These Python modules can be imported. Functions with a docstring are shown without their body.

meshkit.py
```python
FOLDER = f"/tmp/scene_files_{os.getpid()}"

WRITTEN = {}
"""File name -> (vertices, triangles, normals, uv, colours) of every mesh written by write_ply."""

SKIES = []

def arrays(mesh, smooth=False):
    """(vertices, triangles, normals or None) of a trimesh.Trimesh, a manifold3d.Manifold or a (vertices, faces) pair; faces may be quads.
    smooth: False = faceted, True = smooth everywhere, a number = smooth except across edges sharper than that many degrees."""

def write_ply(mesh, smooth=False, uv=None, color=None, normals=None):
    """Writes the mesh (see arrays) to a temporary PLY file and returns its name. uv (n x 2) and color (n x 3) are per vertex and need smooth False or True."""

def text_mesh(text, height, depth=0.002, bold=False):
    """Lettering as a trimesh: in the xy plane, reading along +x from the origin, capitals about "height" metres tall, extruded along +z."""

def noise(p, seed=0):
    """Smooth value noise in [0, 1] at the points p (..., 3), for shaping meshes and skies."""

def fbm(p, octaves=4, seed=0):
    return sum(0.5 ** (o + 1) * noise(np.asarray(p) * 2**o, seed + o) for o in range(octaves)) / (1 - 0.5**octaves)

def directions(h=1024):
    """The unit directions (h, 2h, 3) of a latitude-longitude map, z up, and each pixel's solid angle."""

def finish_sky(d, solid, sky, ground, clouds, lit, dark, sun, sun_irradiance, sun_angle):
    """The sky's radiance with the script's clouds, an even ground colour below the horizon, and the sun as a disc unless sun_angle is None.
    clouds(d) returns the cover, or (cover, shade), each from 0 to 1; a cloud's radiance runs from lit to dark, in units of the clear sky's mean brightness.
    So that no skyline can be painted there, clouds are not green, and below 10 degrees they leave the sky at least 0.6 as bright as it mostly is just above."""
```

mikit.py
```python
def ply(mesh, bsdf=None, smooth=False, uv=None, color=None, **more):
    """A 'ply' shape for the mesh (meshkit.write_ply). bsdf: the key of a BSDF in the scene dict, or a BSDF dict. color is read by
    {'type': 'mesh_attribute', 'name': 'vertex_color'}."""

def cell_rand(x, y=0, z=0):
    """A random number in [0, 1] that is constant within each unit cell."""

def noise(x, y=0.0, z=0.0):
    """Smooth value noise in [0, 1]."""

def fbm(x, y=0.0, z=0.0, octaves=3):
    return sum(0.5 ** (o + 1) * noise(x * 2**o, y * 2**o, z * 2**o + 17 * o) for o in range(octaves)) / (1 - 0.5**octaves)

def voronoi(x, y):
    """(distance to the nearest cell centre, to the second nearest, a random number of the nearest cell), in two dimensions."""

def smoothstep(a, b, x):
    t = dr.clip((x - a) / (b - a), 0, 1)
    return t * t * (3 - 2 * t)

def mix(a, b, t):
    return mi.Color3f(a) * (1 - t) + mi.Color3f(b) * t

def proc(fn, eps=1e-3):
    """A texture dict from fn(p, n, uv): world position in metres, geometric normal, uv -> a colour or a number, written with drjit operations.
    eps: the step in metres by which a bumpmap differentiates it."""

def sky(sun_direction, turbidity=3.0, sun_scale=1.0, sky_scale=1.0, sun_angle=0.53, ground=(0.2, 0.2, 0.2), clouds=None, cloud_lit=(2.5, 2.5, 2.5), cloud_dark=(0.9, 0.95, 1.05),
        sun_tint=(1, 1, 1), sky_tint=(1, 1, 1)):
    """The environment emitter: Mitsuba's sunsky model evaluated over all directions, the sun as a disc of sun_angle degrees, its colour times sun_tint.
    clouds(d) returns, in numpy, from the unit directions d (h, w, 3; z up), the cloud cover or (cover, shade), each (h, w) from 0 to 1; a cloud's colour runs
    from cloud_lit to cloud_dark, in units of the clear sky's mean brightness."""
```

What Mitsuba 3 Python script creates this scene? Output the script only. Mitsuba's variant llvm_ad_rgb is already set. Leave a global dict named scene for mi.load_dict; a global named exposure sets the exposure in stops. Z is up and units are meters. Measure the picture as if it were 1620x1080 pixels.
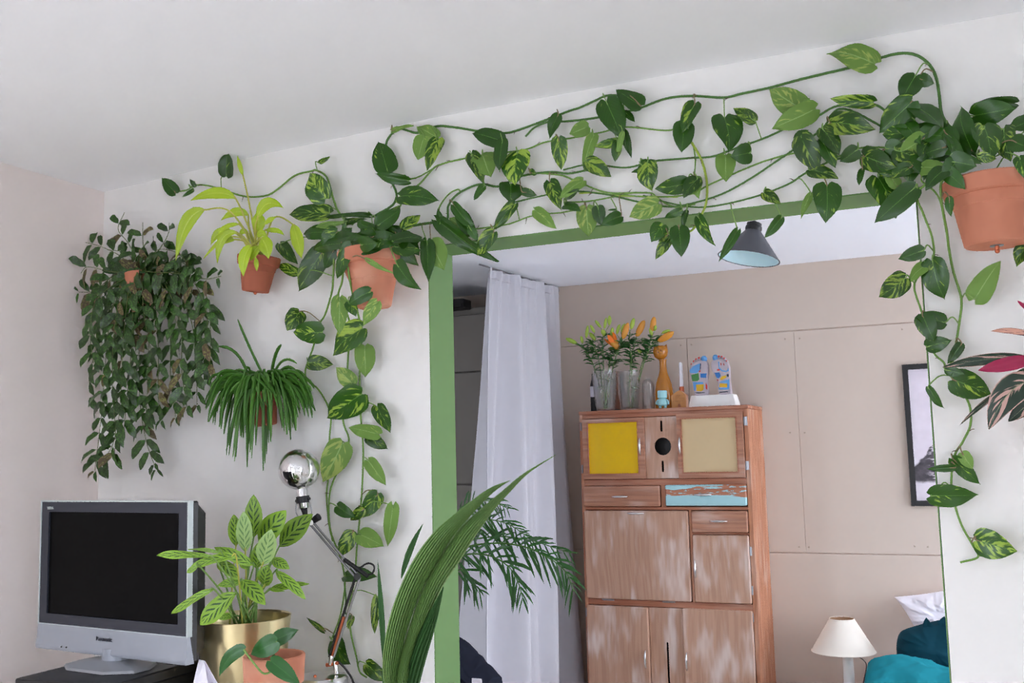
import math, random
import numpy as np, trimesh, mitsuba as mi, drjit as dr
import mikit, meshkit
from mikit import noise, fbm, cell_rand, smoothstep, mix, proc

scene, labels, used = {}, {}, set()
T4 = mi.ScalarTransform4f
# ------------------------------------------------------------------ camera, sky, exposure
CAM = np.array([0.0, -2.8, 1.55])
FOC = 1575.0                                    # focal length in pixels of the 1620 x 1080 frame (35 mm lens)
UP = np.array([-0.02508462, -0.99357526, 0.11035832])      # world axes seen from the camera (x right, y down, z forward)
RX = np.array([0.91021135, -0.06834895, -0.40846508])
RY = np.array([0.41338367, 0.09020321, 0.90607799])
ROT = np.array([RX, RY, UP])
FWD, UPW = ROT @ [0, 0, 1.0], ROT @ [0, -1.0, 0]
scene['camera'] = {'type': 'perspective', 'fov': math.degrees(2 * math.atan(810 / FOC)), 'fov_axis': 'x', 'near_clip': 0.05, 'far_clip': 100.0,
                   'to_world': T4().look_at(origin=CAM.tolist(), target=(CAM + FWD).tolist(), up=UPW.tolist())}
exposure = 4.6


def clouds(d):
    n = meshkit.fbm(d * 2.5 + 3.1, 4, 5)
    return np.ones(d.shape[:2]) * 0.97, np.clip((n - 0.35) * 1.6, 0, 1) * 0.5


scene['sky'] = mikit.sky((-0.5, -0.6, 0.7), turbidity=4, sun_scale=0.0, ground=(0.60, 0.60, 0.60), clouds=clouds, cloud_lit=(2.44, 2.62, 2.98), cloud_dark=(1.61, 1.73, 2.02))


# ------------------------------------------------------------------ helpers
def n_(a):
    a = np.asarray(a, float)
    return a / (np.linalg.norm(a) + 1e-12)


def ray(px, py):
    return ROT @ np.array([(px - 810.0) / FOC, (py - 540.0) / FOC, 1.0])


def at(px, py, y=0.0):
    """Point of the vertical plane at depth y (parallel to the front wall)."""
    r = ray(px, py)
    return CAM + r * ((y - CAM[1]) / r[1])


def atz(px, py, z):
    r = ray(px, py)
    return CAM + r * ((z - CAM[2]) / r[2])


def mpp(px, py, y):
    """Metres per pixel at that depth."""
    return np.linalg.norm(at(px, py, y) - CAM) * 1.0 / FOC / np.linalg.norm([(px - 810) / FOC, (py - 540) / FOC, 1])


REG = dict(A=(590, 160, 1288 / 310), B=(850, 120, 3.6), C=(1090, 40, 739 / 260), D=(1250, 40, 1052 / 370), E=(1360, 380, 540 / 260), F=(430, 240, 1371 / 330), G=(430, 470, 3.6),
           H=(430, 690, 637 / 230), I=(240, 220, 1163 / 280), J=(240, 760, 945 / 280), K=(0, 760, 1148 / 340), L=(900, 630, 1550 / 330), M=(900, 780, 3.6), N=(1100, 320, 1543 / 400),
           O=(1260, 900, 1620 / 280), P=(570, 700, 995 / 350), Q=(880, 480, 1620 / 340), R=(680, 760, 878 / 260), S=(1460, 460, 665 / 160), T=(1080, 550, 10.8), X=(0, 0, 1.0),
           U=(1200, 560, 1080 / 340))


def rp(reg, x, y):
    a, b, s = REG[reg]
    return a + x / s, b + y / s


def key(k):
    if k not in used:
        used.add(k)
        return k
    i = 1
    while f'{k}_{i:03d}' in used:
        i += 1
    used.add(f'{k}_{i:03d}')
    return f'{k}_{i:03d}'


def add(k, mesh, mat, smooth=False, uv=None, label=None):
    k = key(k)
    scene[k] = mikit.ply(mesh, mat, smooth=smooth, uv=uv)
    if label:
        labels[k] = {'label': label}
    return k


def tag(k, label, cat=None, group=None, kind=None):
    d = {'label': label}
    if cat:
        d['category'] = cat
    if group:
        d['group'] = group
    if kind:
        d['kind'] = kind
    labels[k] = d
    return k


def thing(k, label, cat, group=None):
    return tag(key(k), label, cat, group)


def lin(r, g, b):
    c = np.array([r, g, b]) / 255.0
    return np.where(c <= 0.04045, c / 12.92, ((c + 0.055) / 1.055) ** 2.4).tolist()


def rgb(c):
    return {'type': 'rgb', 'value': [float(x) for x in c]}


def prin(color, rough=0.5, spec=0.5, **more):
    return {'type': 'principled', 'base_color': rgb(color) if not isinstance(color, dict) else color, 'roughness': rough, 'specular': spec, **more}


def mat(name, color, rough=0.5, spec=0.5, **more):
    scene[name] = {'type': 'twosided', 'bsdf': prin(color, rough, spec, **more)}
    return name


def bump(name, color, fn, scale, rough=0.6, spec=0.4, eps=2e-3, **more):
    scene[name] = {'type': 'twosided', 'bsdf': {'type': 'bumpmap', 'height': proc(fn, eps), 'scale': scale, 'inner': prin(color, rough, spec, **more)}}
    return name


def cat_(ms):
    return trimesh.util.concatenate(ms)


def rbox(x0, x1, y0, y1, z0, z1, b=0.002):
    x0, x1, y0, y1, z0, z1 = min(x0, x1), max(x0, x1), min(y0, y1), max(y0, y1), min(z0, z1), max(z0, z1)
    b = min(b, (x1 - x0) / 3, (y1 - y0) / 3, (z1 - z0) / 3)
    P = []
    for X, sx in ((x0, 1), (x1, -1)):
        for Y, sy in ((y0, 1), (y1, -1)):
            for Z, sz in ((z0, 1), (z1, -1)):
                P += [[X, Y + sy * b, Z + sz * b], [X + sx * b, Y, Z + sz * b], [X + sx * b, Y + sy * b, Z]]
    return trimesh.convex.convex_hull(np.array(P))


def spline(pts, n=8):
    P = np.asarray(pts, float)
    if len(P) == 2:
        return P[0] + np.linspace(0, 1, n + 1)[:, None] * (P[1] - P[0])
    Q = np.vstack([2 * P[0] - P[1], P, 2 * P[-1] - P[-2]])
    out = []
    for i in range(1, len(Q) - 2):
        a, b, c, d = Q[i - 1:i + 3]
        for t in np.linspace(0, 1, n, endpoint=False):
            out.append(0.5 * (2 * b + (c - a) * t + (2 * a - 5 * b + 4 * c - d) * t * t + (3 * b - a - 3 * c + d) * t ** 3))
    out.append(P[-1])
    return np.array(out)


def tube(path, r, sides=8, caps=True):
    p = np.asarray(path, float)
    m = len(p)
    r = np.broadcast_to(np.asarray(r, float), (m,))
    t = np.gradient(p, axis=0)
    t /= np.linalg.norm(t, axis=1, keepdims=True) + 1e-12
    a = np.cross(t[0], [0.3, 0.2, 0.9] if abs(t[0][2]) < 0.8 else [1.0, 0.2, 0])
    A = []
    for i in range(m):
        a = a - a.dot(t[i]) * t[i]
        a = n_(a)
        A.append(a)
    A = np.array(A)
    B = np.cross(t, A)
    ang = np.arange(sides) * 2 * np.pi / sides
    v = p[:, None] + r[:, None, None] * (np.cos(ang)[None, :, None] * A[:, None] + np.sin(ang)[None, :, None] * B[:, None])
    v = v.reshape(-1, 3)
    f = []
    for i in range(m - 1):
        for j in range(sides):
            k = (j + 1) % sides
            f += [[i * sides + j, i * sides + k, (i + 1) * sides + k], [i * sides + j, (i + 1) * sides + k, (i + 1) * sides + j]]
    if caps:
        v = np.vstack([v, p[0], p[-1]])
        for j in range(sides):
            k = (j + 1) % sides
            f += [[m * sides, k, j], [m * sides + 1, (m - 1) * sides + j, (m - 1) * sides + k]]
    return trimesh.Trimesh(v, f, process=False)


def lathe(prof, n=48, mod=None):
    """Profile [(r, z), ...] about z. mod(angle, i) scales the radius."""
    prof = np.asarray(prof, float)
    ang = np.arange(n) * 2 * np.pi / n
    v = []
    for i, (r, z) in enumerate(prof):
        rr = r * (mod(ang, i) if mod else np.ones(n))
        v.append(np.stack([rr * np.cos(ang), rr * np.sin(ang), np.full(n, z)], 1))
    v = np.vstack(v)
    f = []
    for i in range(len(prof) - 1):
        for j in range(n):
            k = (j + 1) % n
            f += [[i * n + j, i * n + k, (i + 1) * n + k], [i * n + j, (i + 1) * n + k, (i + 1) * n + j]]
    m = trimesh.Trimesh(v, f, process=False)
    m.update_faces(m.nondegenerate_faces())
    return m


def frame_to(mesh, origin, zaxis, xhint=(1, 0, 0)):
    z = n_(zaxis)
    x = np.asarray(xhint, float)
    x = n_(x - x.dot(z) * z)
    M = np.eye(4)
    M[:3, 0], M[:3, 1], M[:3, 2], M[:3, 3] = x, np.cross(z, x), z, origin
    m = mesh.copy()
    m.apply_transform(M)
    return m


def sphere(c, r, sub=3):
    m = trimesh.creation.icosphere(subdivisions=sub)
    m.apply_scale(r)
    m.apply_translation(c)
    return m


def prism(poly, y0, y1, bevel=0.0):
    """(x, z) outline extruded from y0 to y1."""
    from shapely.geometry import Polygon
    P = Polygon(poly).buffer(0)
    m = trimesh.creation.extrude_polygon(P, abs(y1 - y0), engine='earcut')
    v = m.vertices
    m.vertices = np.stack([v[:, 0], max(y0, y1) - v[:, 2], v[:, 1]], 1)
    m.fix_normals()
    return m


# ---- leaves
HEART = ([0, .04, .12, .25, .4, .55, .7, .84, .93, 1], [.42, .78, .96, 1, .97, .86, .67, .39, .15, 0])
OVAL = ([0, .08, .2, .35, .5, .68, .84, .94, 1], [.06, .42, .76, .97, 1, .88, .56, .26, 0])
LANCE = ([0, .06, .2, .4, .55, .75, .9, 1], [.1, .42, .8, 1, .97, .66, .28, 0])
STRAP = ([0, .1, .5, .85, 1], [.7, 1, 1, .75, .1])
LEAFID = [0]


def leaf(B, T, W, N, prof=HEART, lobe=0.14, fold=0.2, curl=0.08, wave=0.02, ctrl=None, style=0, flip=False, nt=11, ns=6, rng=random, twist=0.0):
    """One leaf blade from base B to tip T; N points to the side that shows. Returns (mesh, uv)."""
    B, T, N = (np.asarray(q, float) for q in (B, T, N))
    L = np.linalg.norm(T - B)
    if ctrl is None:
        ctrl = (B + T) / 2
    LEAFID[0] += 1
    lid = LEAFID[0]
    ts = 1 - (1 - np.linspace(0, 1, nt + 1)) ** 1.15
    ts[1:4] = [0.035, 0.1, 0.19]
    vs = np.linspace(-1, 1, 2 * (ns // 2) + 1)
    h = np.interp(ts, *prof) * W / 2
    ph = rng.uniform(0, 6.28)
    V, UV = [], []
    for t, hw in zip(ts, h):
        S = (1 - t) ** 2 * B + 2 * t * (1 - t) * ctrl + t * t * T
        tan = n_(2 * (1 - t) * (ctrl - B) + 2 * t * (T - ctrl))
        nn = n_(N - N.dot(tan) * tan)
        sd = np.cross(tan, nn)
        if twist:
            c, s_ = math.cos(twist * t), math.sin(twist * t)
            nn, sd = nn * c + sd * s_, sd * c - nn * s_
        for v in vs:
            x = -lobe * L * math.sin(min(abs(v) * 2.2, math.pi * 0.75)) * (1 - t) ** 5 if lobe else 0
            q = abs(v) * hw
            z = fold * q - fold * 0.7 * q * abs(v) + curl * L * 4 * t * (1 - t) + wave * L * math.sin(ph + 7 * t + (2 if v > 0 else 0)) * abs(v) ** 2
            V.append(S + tan * x + sd * v * hw * math.sqrt(max(0.2, 1 - 0.25 * fold * fold)) + nn * z)
            UV.append([lid * 4 + (v + 1) / 2, style * 2 + t])
    m = len(vs)
    F = []
    for i in range(nt):
        for j in range(m - 1):
            a, b, c, d = i * m + j, i * m + j + 1, (i + 1) * m + j + 1, (i + 1) * m + j
            F += [[a, b, c], [a, c, d]]
    F = np.array(F)
    V = np.array(V)
    fn = np.cross(V[F[:, 1]] - V[F[:, 0]], V[F[:, 2]] - V[F[:, 0]]).sum(0)
    if (fn.dot(N) < 0) != flip:
        F = F[:, ::-1]
    return trimesh.Trimesh(V, F, process=False), np.array(UV)


def facing(p, rng, spread=0.3, wall=0.35):
    v = n_(CAM - p)
    return n_(v * (1 - wall) + np.array([0, -1, 0]) * wall + np.array([rng.uniform(-spread, spread), 0, rng.uniform(-spread, spread) + 0.1]))


# ------------------------------------------------------------------ materials
def leaf_tex(base, second, level=(0.74, 0.62, 0.5, 0.44), rib=None, ribw=0.05, var=0.25, veins=0.0, kind='streak'):
    base, second, rib = (mi.Color3f(*map(float, c)) if c is not None else None for c in (base, second, rib))

    def fn(p, n, uv):
        lid = dr.floor(uv.x * 0.25)
        s = (uv.x - lid * 4) * 2 - 1
        st = dr.floor(uv.y * 0.5)
        t = uv.y - st * 2
        r1, r2 = cell_rand(lid, 3, 1), cell_rand(lid, 9, 4)
        q = dr.abs(s)
        c = t - 0.42 * q
        side = dr.select(s > 0, 7.7, 1.3)
        if kind == 'streak':
            m = fbm(c * 13 + r1 * 90, q * 2.6 + side, lid * 1.7, 3)
            big = noise(c * 3.0 + r2 * 50, q * 1.3 + side, lid * 2.1)
            th = dr.select(st > 2.5, level[3], dr.select(st > 1.5, level[2], dr.select(st > 0.5, level[1], level[0])))
            k = smoothstep(th - 0.05, th + 0.07, m * 0.72 + big * 0.28) * 0.9
        elif kind == 'mottle':
            m = noise(t * 14 + r1 * 90, s * 4, lid * 1.7)
            k = smoothstep(0.5, 0.72, m) * 0.8
        elif kind == 'feather':                    # dark marks on each side of the midrib, pointing to the tip
            w = (t - 0.32 * q) * 6.0 + dr.select(s > 0, 0.5, 0.0)
            f = w - dr.floor(w)
            k = smoothstep(0.22, 0.32, f) * (1 - smoothstep(0.55, 0.72, f)) * smoothstep(0.05, 0.12, q) * (1 - smoothstep(0.55, 0.75, q)) * smoothstep(0.04, 0.1, t) * (1 - smoothstep(0.86, 0.93, t))
        elif kind == 'pinkstripe':
            m = fbm(c * 7 + r1 * 70, q * 1.1 + side, lid * 1.3, 3)
            k = smoothstep(0.58, 0.64, m)
            k = dr.maximum(k, smoothstep(0.90, 0.96, q))
        else:
            k = mi.Float(0)
        col = mix(base, second, k) * (1 - var / 2 + var * r2)
        if veins:
            col = col * (1 - veins * smoothstep(0.6, 1.0, dr.cos(c * 60)))
        if rib is not None:
            col = mix(col, rib, (1 - smoothstep(ribw * 0.5, ribw, q)) * 0.7)
        return col
    return proc(fn)


def leafmat(name, front, back, rough=0.4, rough_b=0.6, spec=0.45):
    scene[name] = {'type': 'twosided', 'a': prin(front, rough, spec), 'b': prin(back, rough_b, 0.3)}
    return name


POTHOS = leafmat('mat_pothos', leaf_tex(lin(36, 76, 14), lin(138, 166, 60), (0.85, 0.69, 0.61, 0.535), rib=lin(84, 128, 50), ribw=0.04, var=0.5, veins=0.1),
                 leaf_tex(lin(100, 134, 60), lin(152, 170, 90), (0.85, 0.68, 0.58, 0.5), rib=lin(140, 170, 105), ribw=0.06, var=0.25), 0.3, 0.55)
LIME = leafmat('mat_lime_leaf', leaf_tex(lin(158, 186, 38), lin(190, 205, 60), rib=lin(190, 205, 90), ribw=0.06, var=0.25, veins=0.05, kind='plain'),
               leaf_tex(lin(165, 192, 55), lin(165, 192, 55), rib=lin(190, 205, 90), var=0.2, kind='plain'), 0.38, 0.5)
LIPS = leafmat('mat_mottled_leaf', leaf_tex(lin(38, 64, 26), lin(62, 102, 38), rib=lin(48, 84, 40), var=0.6, kind='mottle'),
               leaf_tex(lin(78, 66, 48), lin(120, 124, 70), rib=lin(92, 96, 60), var=0.4, kind='mottle'), 0.28, 0.5)
CALA = leafmat('mat_feathered_leaf', leaf_tex(lin(124, 162, 50), lin(36, 72, 30), rib=lin(140, 180, 84), ribw=0.05, var=0.3, kind='feather'),
               leaf_tex(lin(148, 178, 112), lin(98, 132, 78), rib=lin(165, 190, 130), var=0.15, kind='feather'), 0.4, 0.5)
DARKLEAF = leafmat('mat_dark_leaf', leaf_tex(lin(36, 84, 34), lin(36, 84, 34), rib=lin(60, 112, 52), ribw=0.04, var=0.2, kind='plain'), leaf_tex(lin(96, 142, 62), lin(96, 142, 62), rib=lin(130, 165, 90), var=0.2, kind='plain'), 0.33, 0.5)
TRIO = leafmat('mat_pink_striped_leaf', leaf_tex(lin(28, 50, 34), lin(190, 152, 142), rib=lin(120, 130, 100), ribw=0.05, var=0.2, kind='pinkstripe'),
               leaf_tex(lin(142, 30, 66), lin(142, 30, 66), var=0.2, kind='plain'), 0.4, 0.45)
PALEPINK = leafmat('mat_pale_pink_leaf', leaf_tex(lin(188, 138, 120), lin(90, 60, 60), var=0.2, kind='pinkstripe'), leaf_tex(lin(142, 30, 66), lin(142, 30, 66), kind='plain'))
PALM = leafmat('mat_palm_leaf', leaf_tex(lin(44, 90, 38), lin(74, 108, 52), var=0.5, kind='plain'), leaf_tex(lin(58, 108, 60), lin(58, 108, 60), var=0.4, kind='plain'), 0.35, 0.45)
mat('mat_vine', lin(104, 142, 62), 0.5)
mat('mat_vine_dark', lin(66, 108, 44), 0.5)
mat('mat_vine_yellow', lin(152, 176, 62), 0.5)
mat('mat_petiole', lin(112, 146, 74), 0.5)
mat('mat_petiole_brown', lin(122, 108, 78), 0.5)
mat('mat_root', lin(92, 72, 54), 0.7)
mat('mat_twig', lin(86, 100, 52), 0.6)
mat('mat_lime_stem', lin(176, 178, 80), 0.5)
mat('mat_cactus', lin(58, 104, 32), 0.42)
mat('mat_cactus_light', lin(80, 126, 50), 0.42)
mat('mat_soil', lin(46, 36, 30), 0.9)


def fn_terra(p, n, uv):
    a = fbm(p.x * 30, p.y * 30, p.z * 12, 3)
    b = smoothstep(0.55, 0.75, fbm(p.x * 9 + 4, p.y * 9, p.z * 9, 3))
    return mix(mix(lin(176, 108, 84), lin(194, 128, 102), a), lin(206, 158, 134), b * 0.45)


mat('mat_terracotta', proc(fn_terra), 0.75, 0.3)
mat('mat_terracotta_red', lin(160, 92, 70), 0.75, 0.3)
WT = lambda p, n, uv: fbm(p.x * 130, p.y * 130, p.z * 130, 2) + 0.5 * fbm(p.x * 45, p.y * 45 + 9, p.z * 45, 2)
bump('mat_white_wall', lin(228, 227, 225), WT, 0.0028, 0.85, 0.15)
bump('mat_ceiling', lin(226, 227, 229), WT, 0.0022, 0.85, 0.15)
bump('mat_pink_wall', lin(234, 224, 221), WT, 0.0024, 0.85, 0.15)
bump('mat_beige_wall', lin(204, 189, 177), WT, 0.0024, 0.85, 0.15)
mat('mat_green_paint', lin(100, 135, 80), 0.5, 0.4)
mat('mat_bed_ceiling', lin(226, 229, 235), 0.8, 0.2)
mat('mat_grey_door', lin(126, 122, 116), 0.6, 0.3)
mat('mat_black', lin(22, 22, 24), 0.45)
mat('mat_black_gloss', lin(10, 10, 11), 0.2)
mat('mat_floor', proc(lambda p, n, uv: mix(lin(214, 206, 196), lin(196, 186, 174), fbm(p.x * 3, p.y * 40, 0, 3)) * (0.85 + 0.3 * cell_rand(p.y * 7, p.x * 0.7))), 0.4)
mat('mat_white_paint', lin(235, 235, 232), 0.5)


def wood(name, a, b, wash, along, wash_amt):
    a, b, wash = (mi.Color3f(*map(float, c)) for c in (a, b, wash))

    def fn(p, n, uv):
        if along == 'z':
            g = fbm(p.x * 90 + 3 * noise(p.z * 3), p.y * 90, p.z * 4, 3)
            w = fbm(p.x * 26 + 7, p.y * 20, p.z * 4.5, 3)
        else:
            g = fbm(p.x * 4, p.y * 90, p.z * 90 + 3 * noise(p.x * 3), 3)
            w = fbm(p.x * 4.5, p.y * 20 + 3, p.z * 26, 3)
        patch = fbm(p.x * 5 + 11, p.y * 5, p.z * 5, 2)
        return mix(mix(a, b, smoothstep(0.3, 0.7, g)), wash, smoothstep(0.48, 0.8, w * 0.6 + patch * 0.45) * wash_amt)
    return mat(name, proc(fn), 0.55, 0.35)


wood('mat_frame_wood', lin(158, 104, 78), lin(182, 126, 96), lin(204, 176, 160), 'z', 0.5)
wood('mat_rail_wood', lin(148, 92, 68), lin(168, 110, 84), lin(196, 166, 150), 'x', 0.45)
wood('mat_panel_wood', lin(176, 136, 114), lin(186, 148, 126), lin(218, 204, 198), 'z', 0.8)
wood('mat_drawer_wood', lin(156, 108, 86), lin(174, 124, 100), lin(208, 184, 172), 'x', 0.55)
mat('mat_yellow_glass', lin(226, 184, 4), 0.08, 0.6)
mat('mat_cream_glass', lin(206, 182, 142), 0.08, 0.5)


def fn_peel(p, n, uv):
    edge = fbm(p.x * 7 + 2, 0.3, p.z * 30, 4)
    zz = (p.z - PEEL[0]) / (PEEL[1] - PEEL[0])
    xx = (p.x - PEEL[2]) / (PEEL[3] - PEEL[2])
    band = smoothstep(0.44, 0.5, zz + (edge - 0.5) * 0.35) * (1 - smoothstep(0.80, 0.84, zz + (edge - 0.5) * 0.5 - 0.25 * smoothstep(0.7, 0.8, xx)))
    spots = smoothstep(0.6, 0.64, fbm(p.x * 30, 1.5, p.z * 90, 3))
    band = dr.maximum(band * (1 - 0.8 * spots), smoothstep(0.66, 0.7, edge) * smoothstep(0.94, 0.99, 1 - xx))
    g = fbm(p.x * 5, 0, p.z * 90, 3)
    return mix(lin(158, 200, 206), mix(lin(158, 98, 72), lin(178, 120, 92), g), band)


PEEL = [0, 1, 0, 1]
mat('mat_peeling_blue', proc(fn_peel), 0.5)
mat('mat_chrome', (0.78, 0.78, 0.79), 0.06, 0.5, metallic=1.0)
mat('mat_steel', (0.36, 0.36, 0.38), 0.3, 0.5, metallic=1.0)
mat('mat_copper', lin(196, 110, 78), 0.3, 0.5, metallic=0.8)
mat('mat_gold', lin(214, 200, 156), 0.24, 0.5, metallic=0.9)
mat('mat_tv_silver', lin(150, 155, 164), 0.35, 0.5, metallic=0.25)
mat('mat_tv_foot', lin(150, 154, 160), 0.35, 0.5, metallic=0.4)
mat('mat_tv_edge', lin(172, 181, 181), 0.25, 0.5)
mat('mat_tv_bezel', lin(38, 42, 52), 0.35, 0.5)
mat('mat_tv_screen', lin(5, 5, 6), 0.2, 0.08)
bump('mat_curtain', lin(200, 199, 206), lambda p, n, uv: noise(p.y * 500, 0, p.z * 60) + noise(p.y * 60, 3, p.z * 500), 0.0004, 0.85, 0.1)
mat('mat_navy', lin(26, 30, 44), 0.9, 0.2)
mat('mat_teal', lin(26, 128, 142), 0.85, 0.2)
mat('mat_dark_teal', lin(8, 58, 72), 0.85, 0.2)
mat('mat_linen', lin(236, 234, 242), 0.85, 0.2)
mat('mat_shade', lin(240, 232, 220), 0.8, 0.2)
mat('mat_shade_inside', lin(196, 160, 130), 0.8, 0.2)
mat('mat_lamp_grey', lin(74, 76, 82), 0.4)
mat('mat_lamp_blue', lin(190, 220, 228), 0.4)
scene['mat_glass'] = {'type': 'dielectric', 'int_ior': 1.5}
mat('mat_amber', lin(176, 112, 34), 0.1, 0.6)
mat('mat_amber_dark', lin(120, 62, 26), 0.15, 0.6)
mat('mat_mint', lin(150, 200, 204), 0.4)
mat('mat_cardboard', lin(180, 128, 82), 0.8, 0.2)
mat('mat_candle', lin(240, 240, 248), 0.5)
mat('mat_foot_skin', lin(178, 168, 176), 0.45)
mat('mat_foot_blue', lin(92, 150, 204), 0.45)
mat('mat_foot_deep_blue', lin(50, 112, 178), 0.45)
mat('mat_foot_green', lin(66, 126, 66), 0.45)
mat('mat_foot_yellow', lin(206, 164, 36), 0.45)
mat('mat_foot_red', lin(186, 50, 46), 0.45)
mat('mat_foot_dark', lin(52, 56, 66), 0.45)
mat('mat_bud_green', lin(160, 186, 70), 0.45)
mat('mat_bud_orange', proc(lambda p, n, uv: mix(lin(222, 138, 44), lin(200, 150, 60), fbm(p.x * 60, p.y * 60, p.z * 25, 2))), 0.45)
mat('mat_petal_orange', lin(236, 120, 36), 0.5)
mat('mat_lily_stem', lin(84, 124, 52), 0.5)
mat('mat_paper', lin(232, 230, 240), 0.8, 0.2)
mat('mat_heavy_green', proc(lambda p, n, uv: mix(lin(120, 154, 86), lin(66, 102, 46), smoothstep(0.1, 0.9, dr.cos(uv.x * 6.2832 * 17) * 0.5 + 0.5) * 0.75 + 0.25 * fbm(uv.x * 60, uv.y * 3, 0, 2))), 0.42)
mat('mat_heavy_green_dark', lin(46, 82, 40), 0.65, 0.2)
mat('mat_tree_soil', lin(50, 40, 32), 0.9)

# ------------------------------------------------------------------ the room
XL, XR, OPX0, OPX1, LZ, CZ, TH = -2.985, 1.75, -1.5496, -0.0787, 2.2192, 2.649, 0.16
YB, BYB, BXL, BXR = -5.2, 3.39, -3.6, 2.4


def box(x0, x1, y0, y1, z0, z1):
    m = trimesh.creation.box((x1 - x0, y1 - y0, z1 - z0))
    m.apply_translation(((x0 + x1) / 2, (y0 + y1) / 2, (z0 + z1) / 2))
    return m


def struct(k, mesh, m, label=None):
    k = add(k, mesh, m)
    labels[k] = {'kind': 'structure', **({'label': label} if label else {})}
    return k


struct('floor', box(-3.8, 2.6, YB - 0.2, BYB + 0.2, -0.1, 0), 'mat_floor', 'light wooden floor of both rooms')
wf = cat_([box(XL - 0.2, OPX0 - 0.004, 0, TH, 0, 2.8), box(OPX1 + 0.004, BXR + 0.2, 0, TH, 0, 2.8), box(OPX0 - 0.004, OPX1 + 0.004, 0, TH, LZ + 0.004, 2.8)])
struct('wall_front', wf, 'mat_white_wall', 'white rough-plastered wall with the wide opening to the bedroom')
struct('trim_1', rbox(OPX0 - 0.004, OPX0, -0.002, TH + 0.001, 0, LZ + 0.004, 0.0008), 'mat_green_paint', 'green painted left jamb of the opening')
struct('trim_2', rbox(OPX1, OPX1 + 0.003, -0.0015, TH + 0.001, 0, LZ + 0.004, 0.0008), 'mat_green_paint', 'green painted right jamb of the opening')
struct('trim_3', rbox(OPX0, OPX1, -0.002, TH + 0.001, LZ, LZ + 0.004, 0.0008), 'mat_green_paint', 'green painted lintel soffit of the opening')


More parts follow.
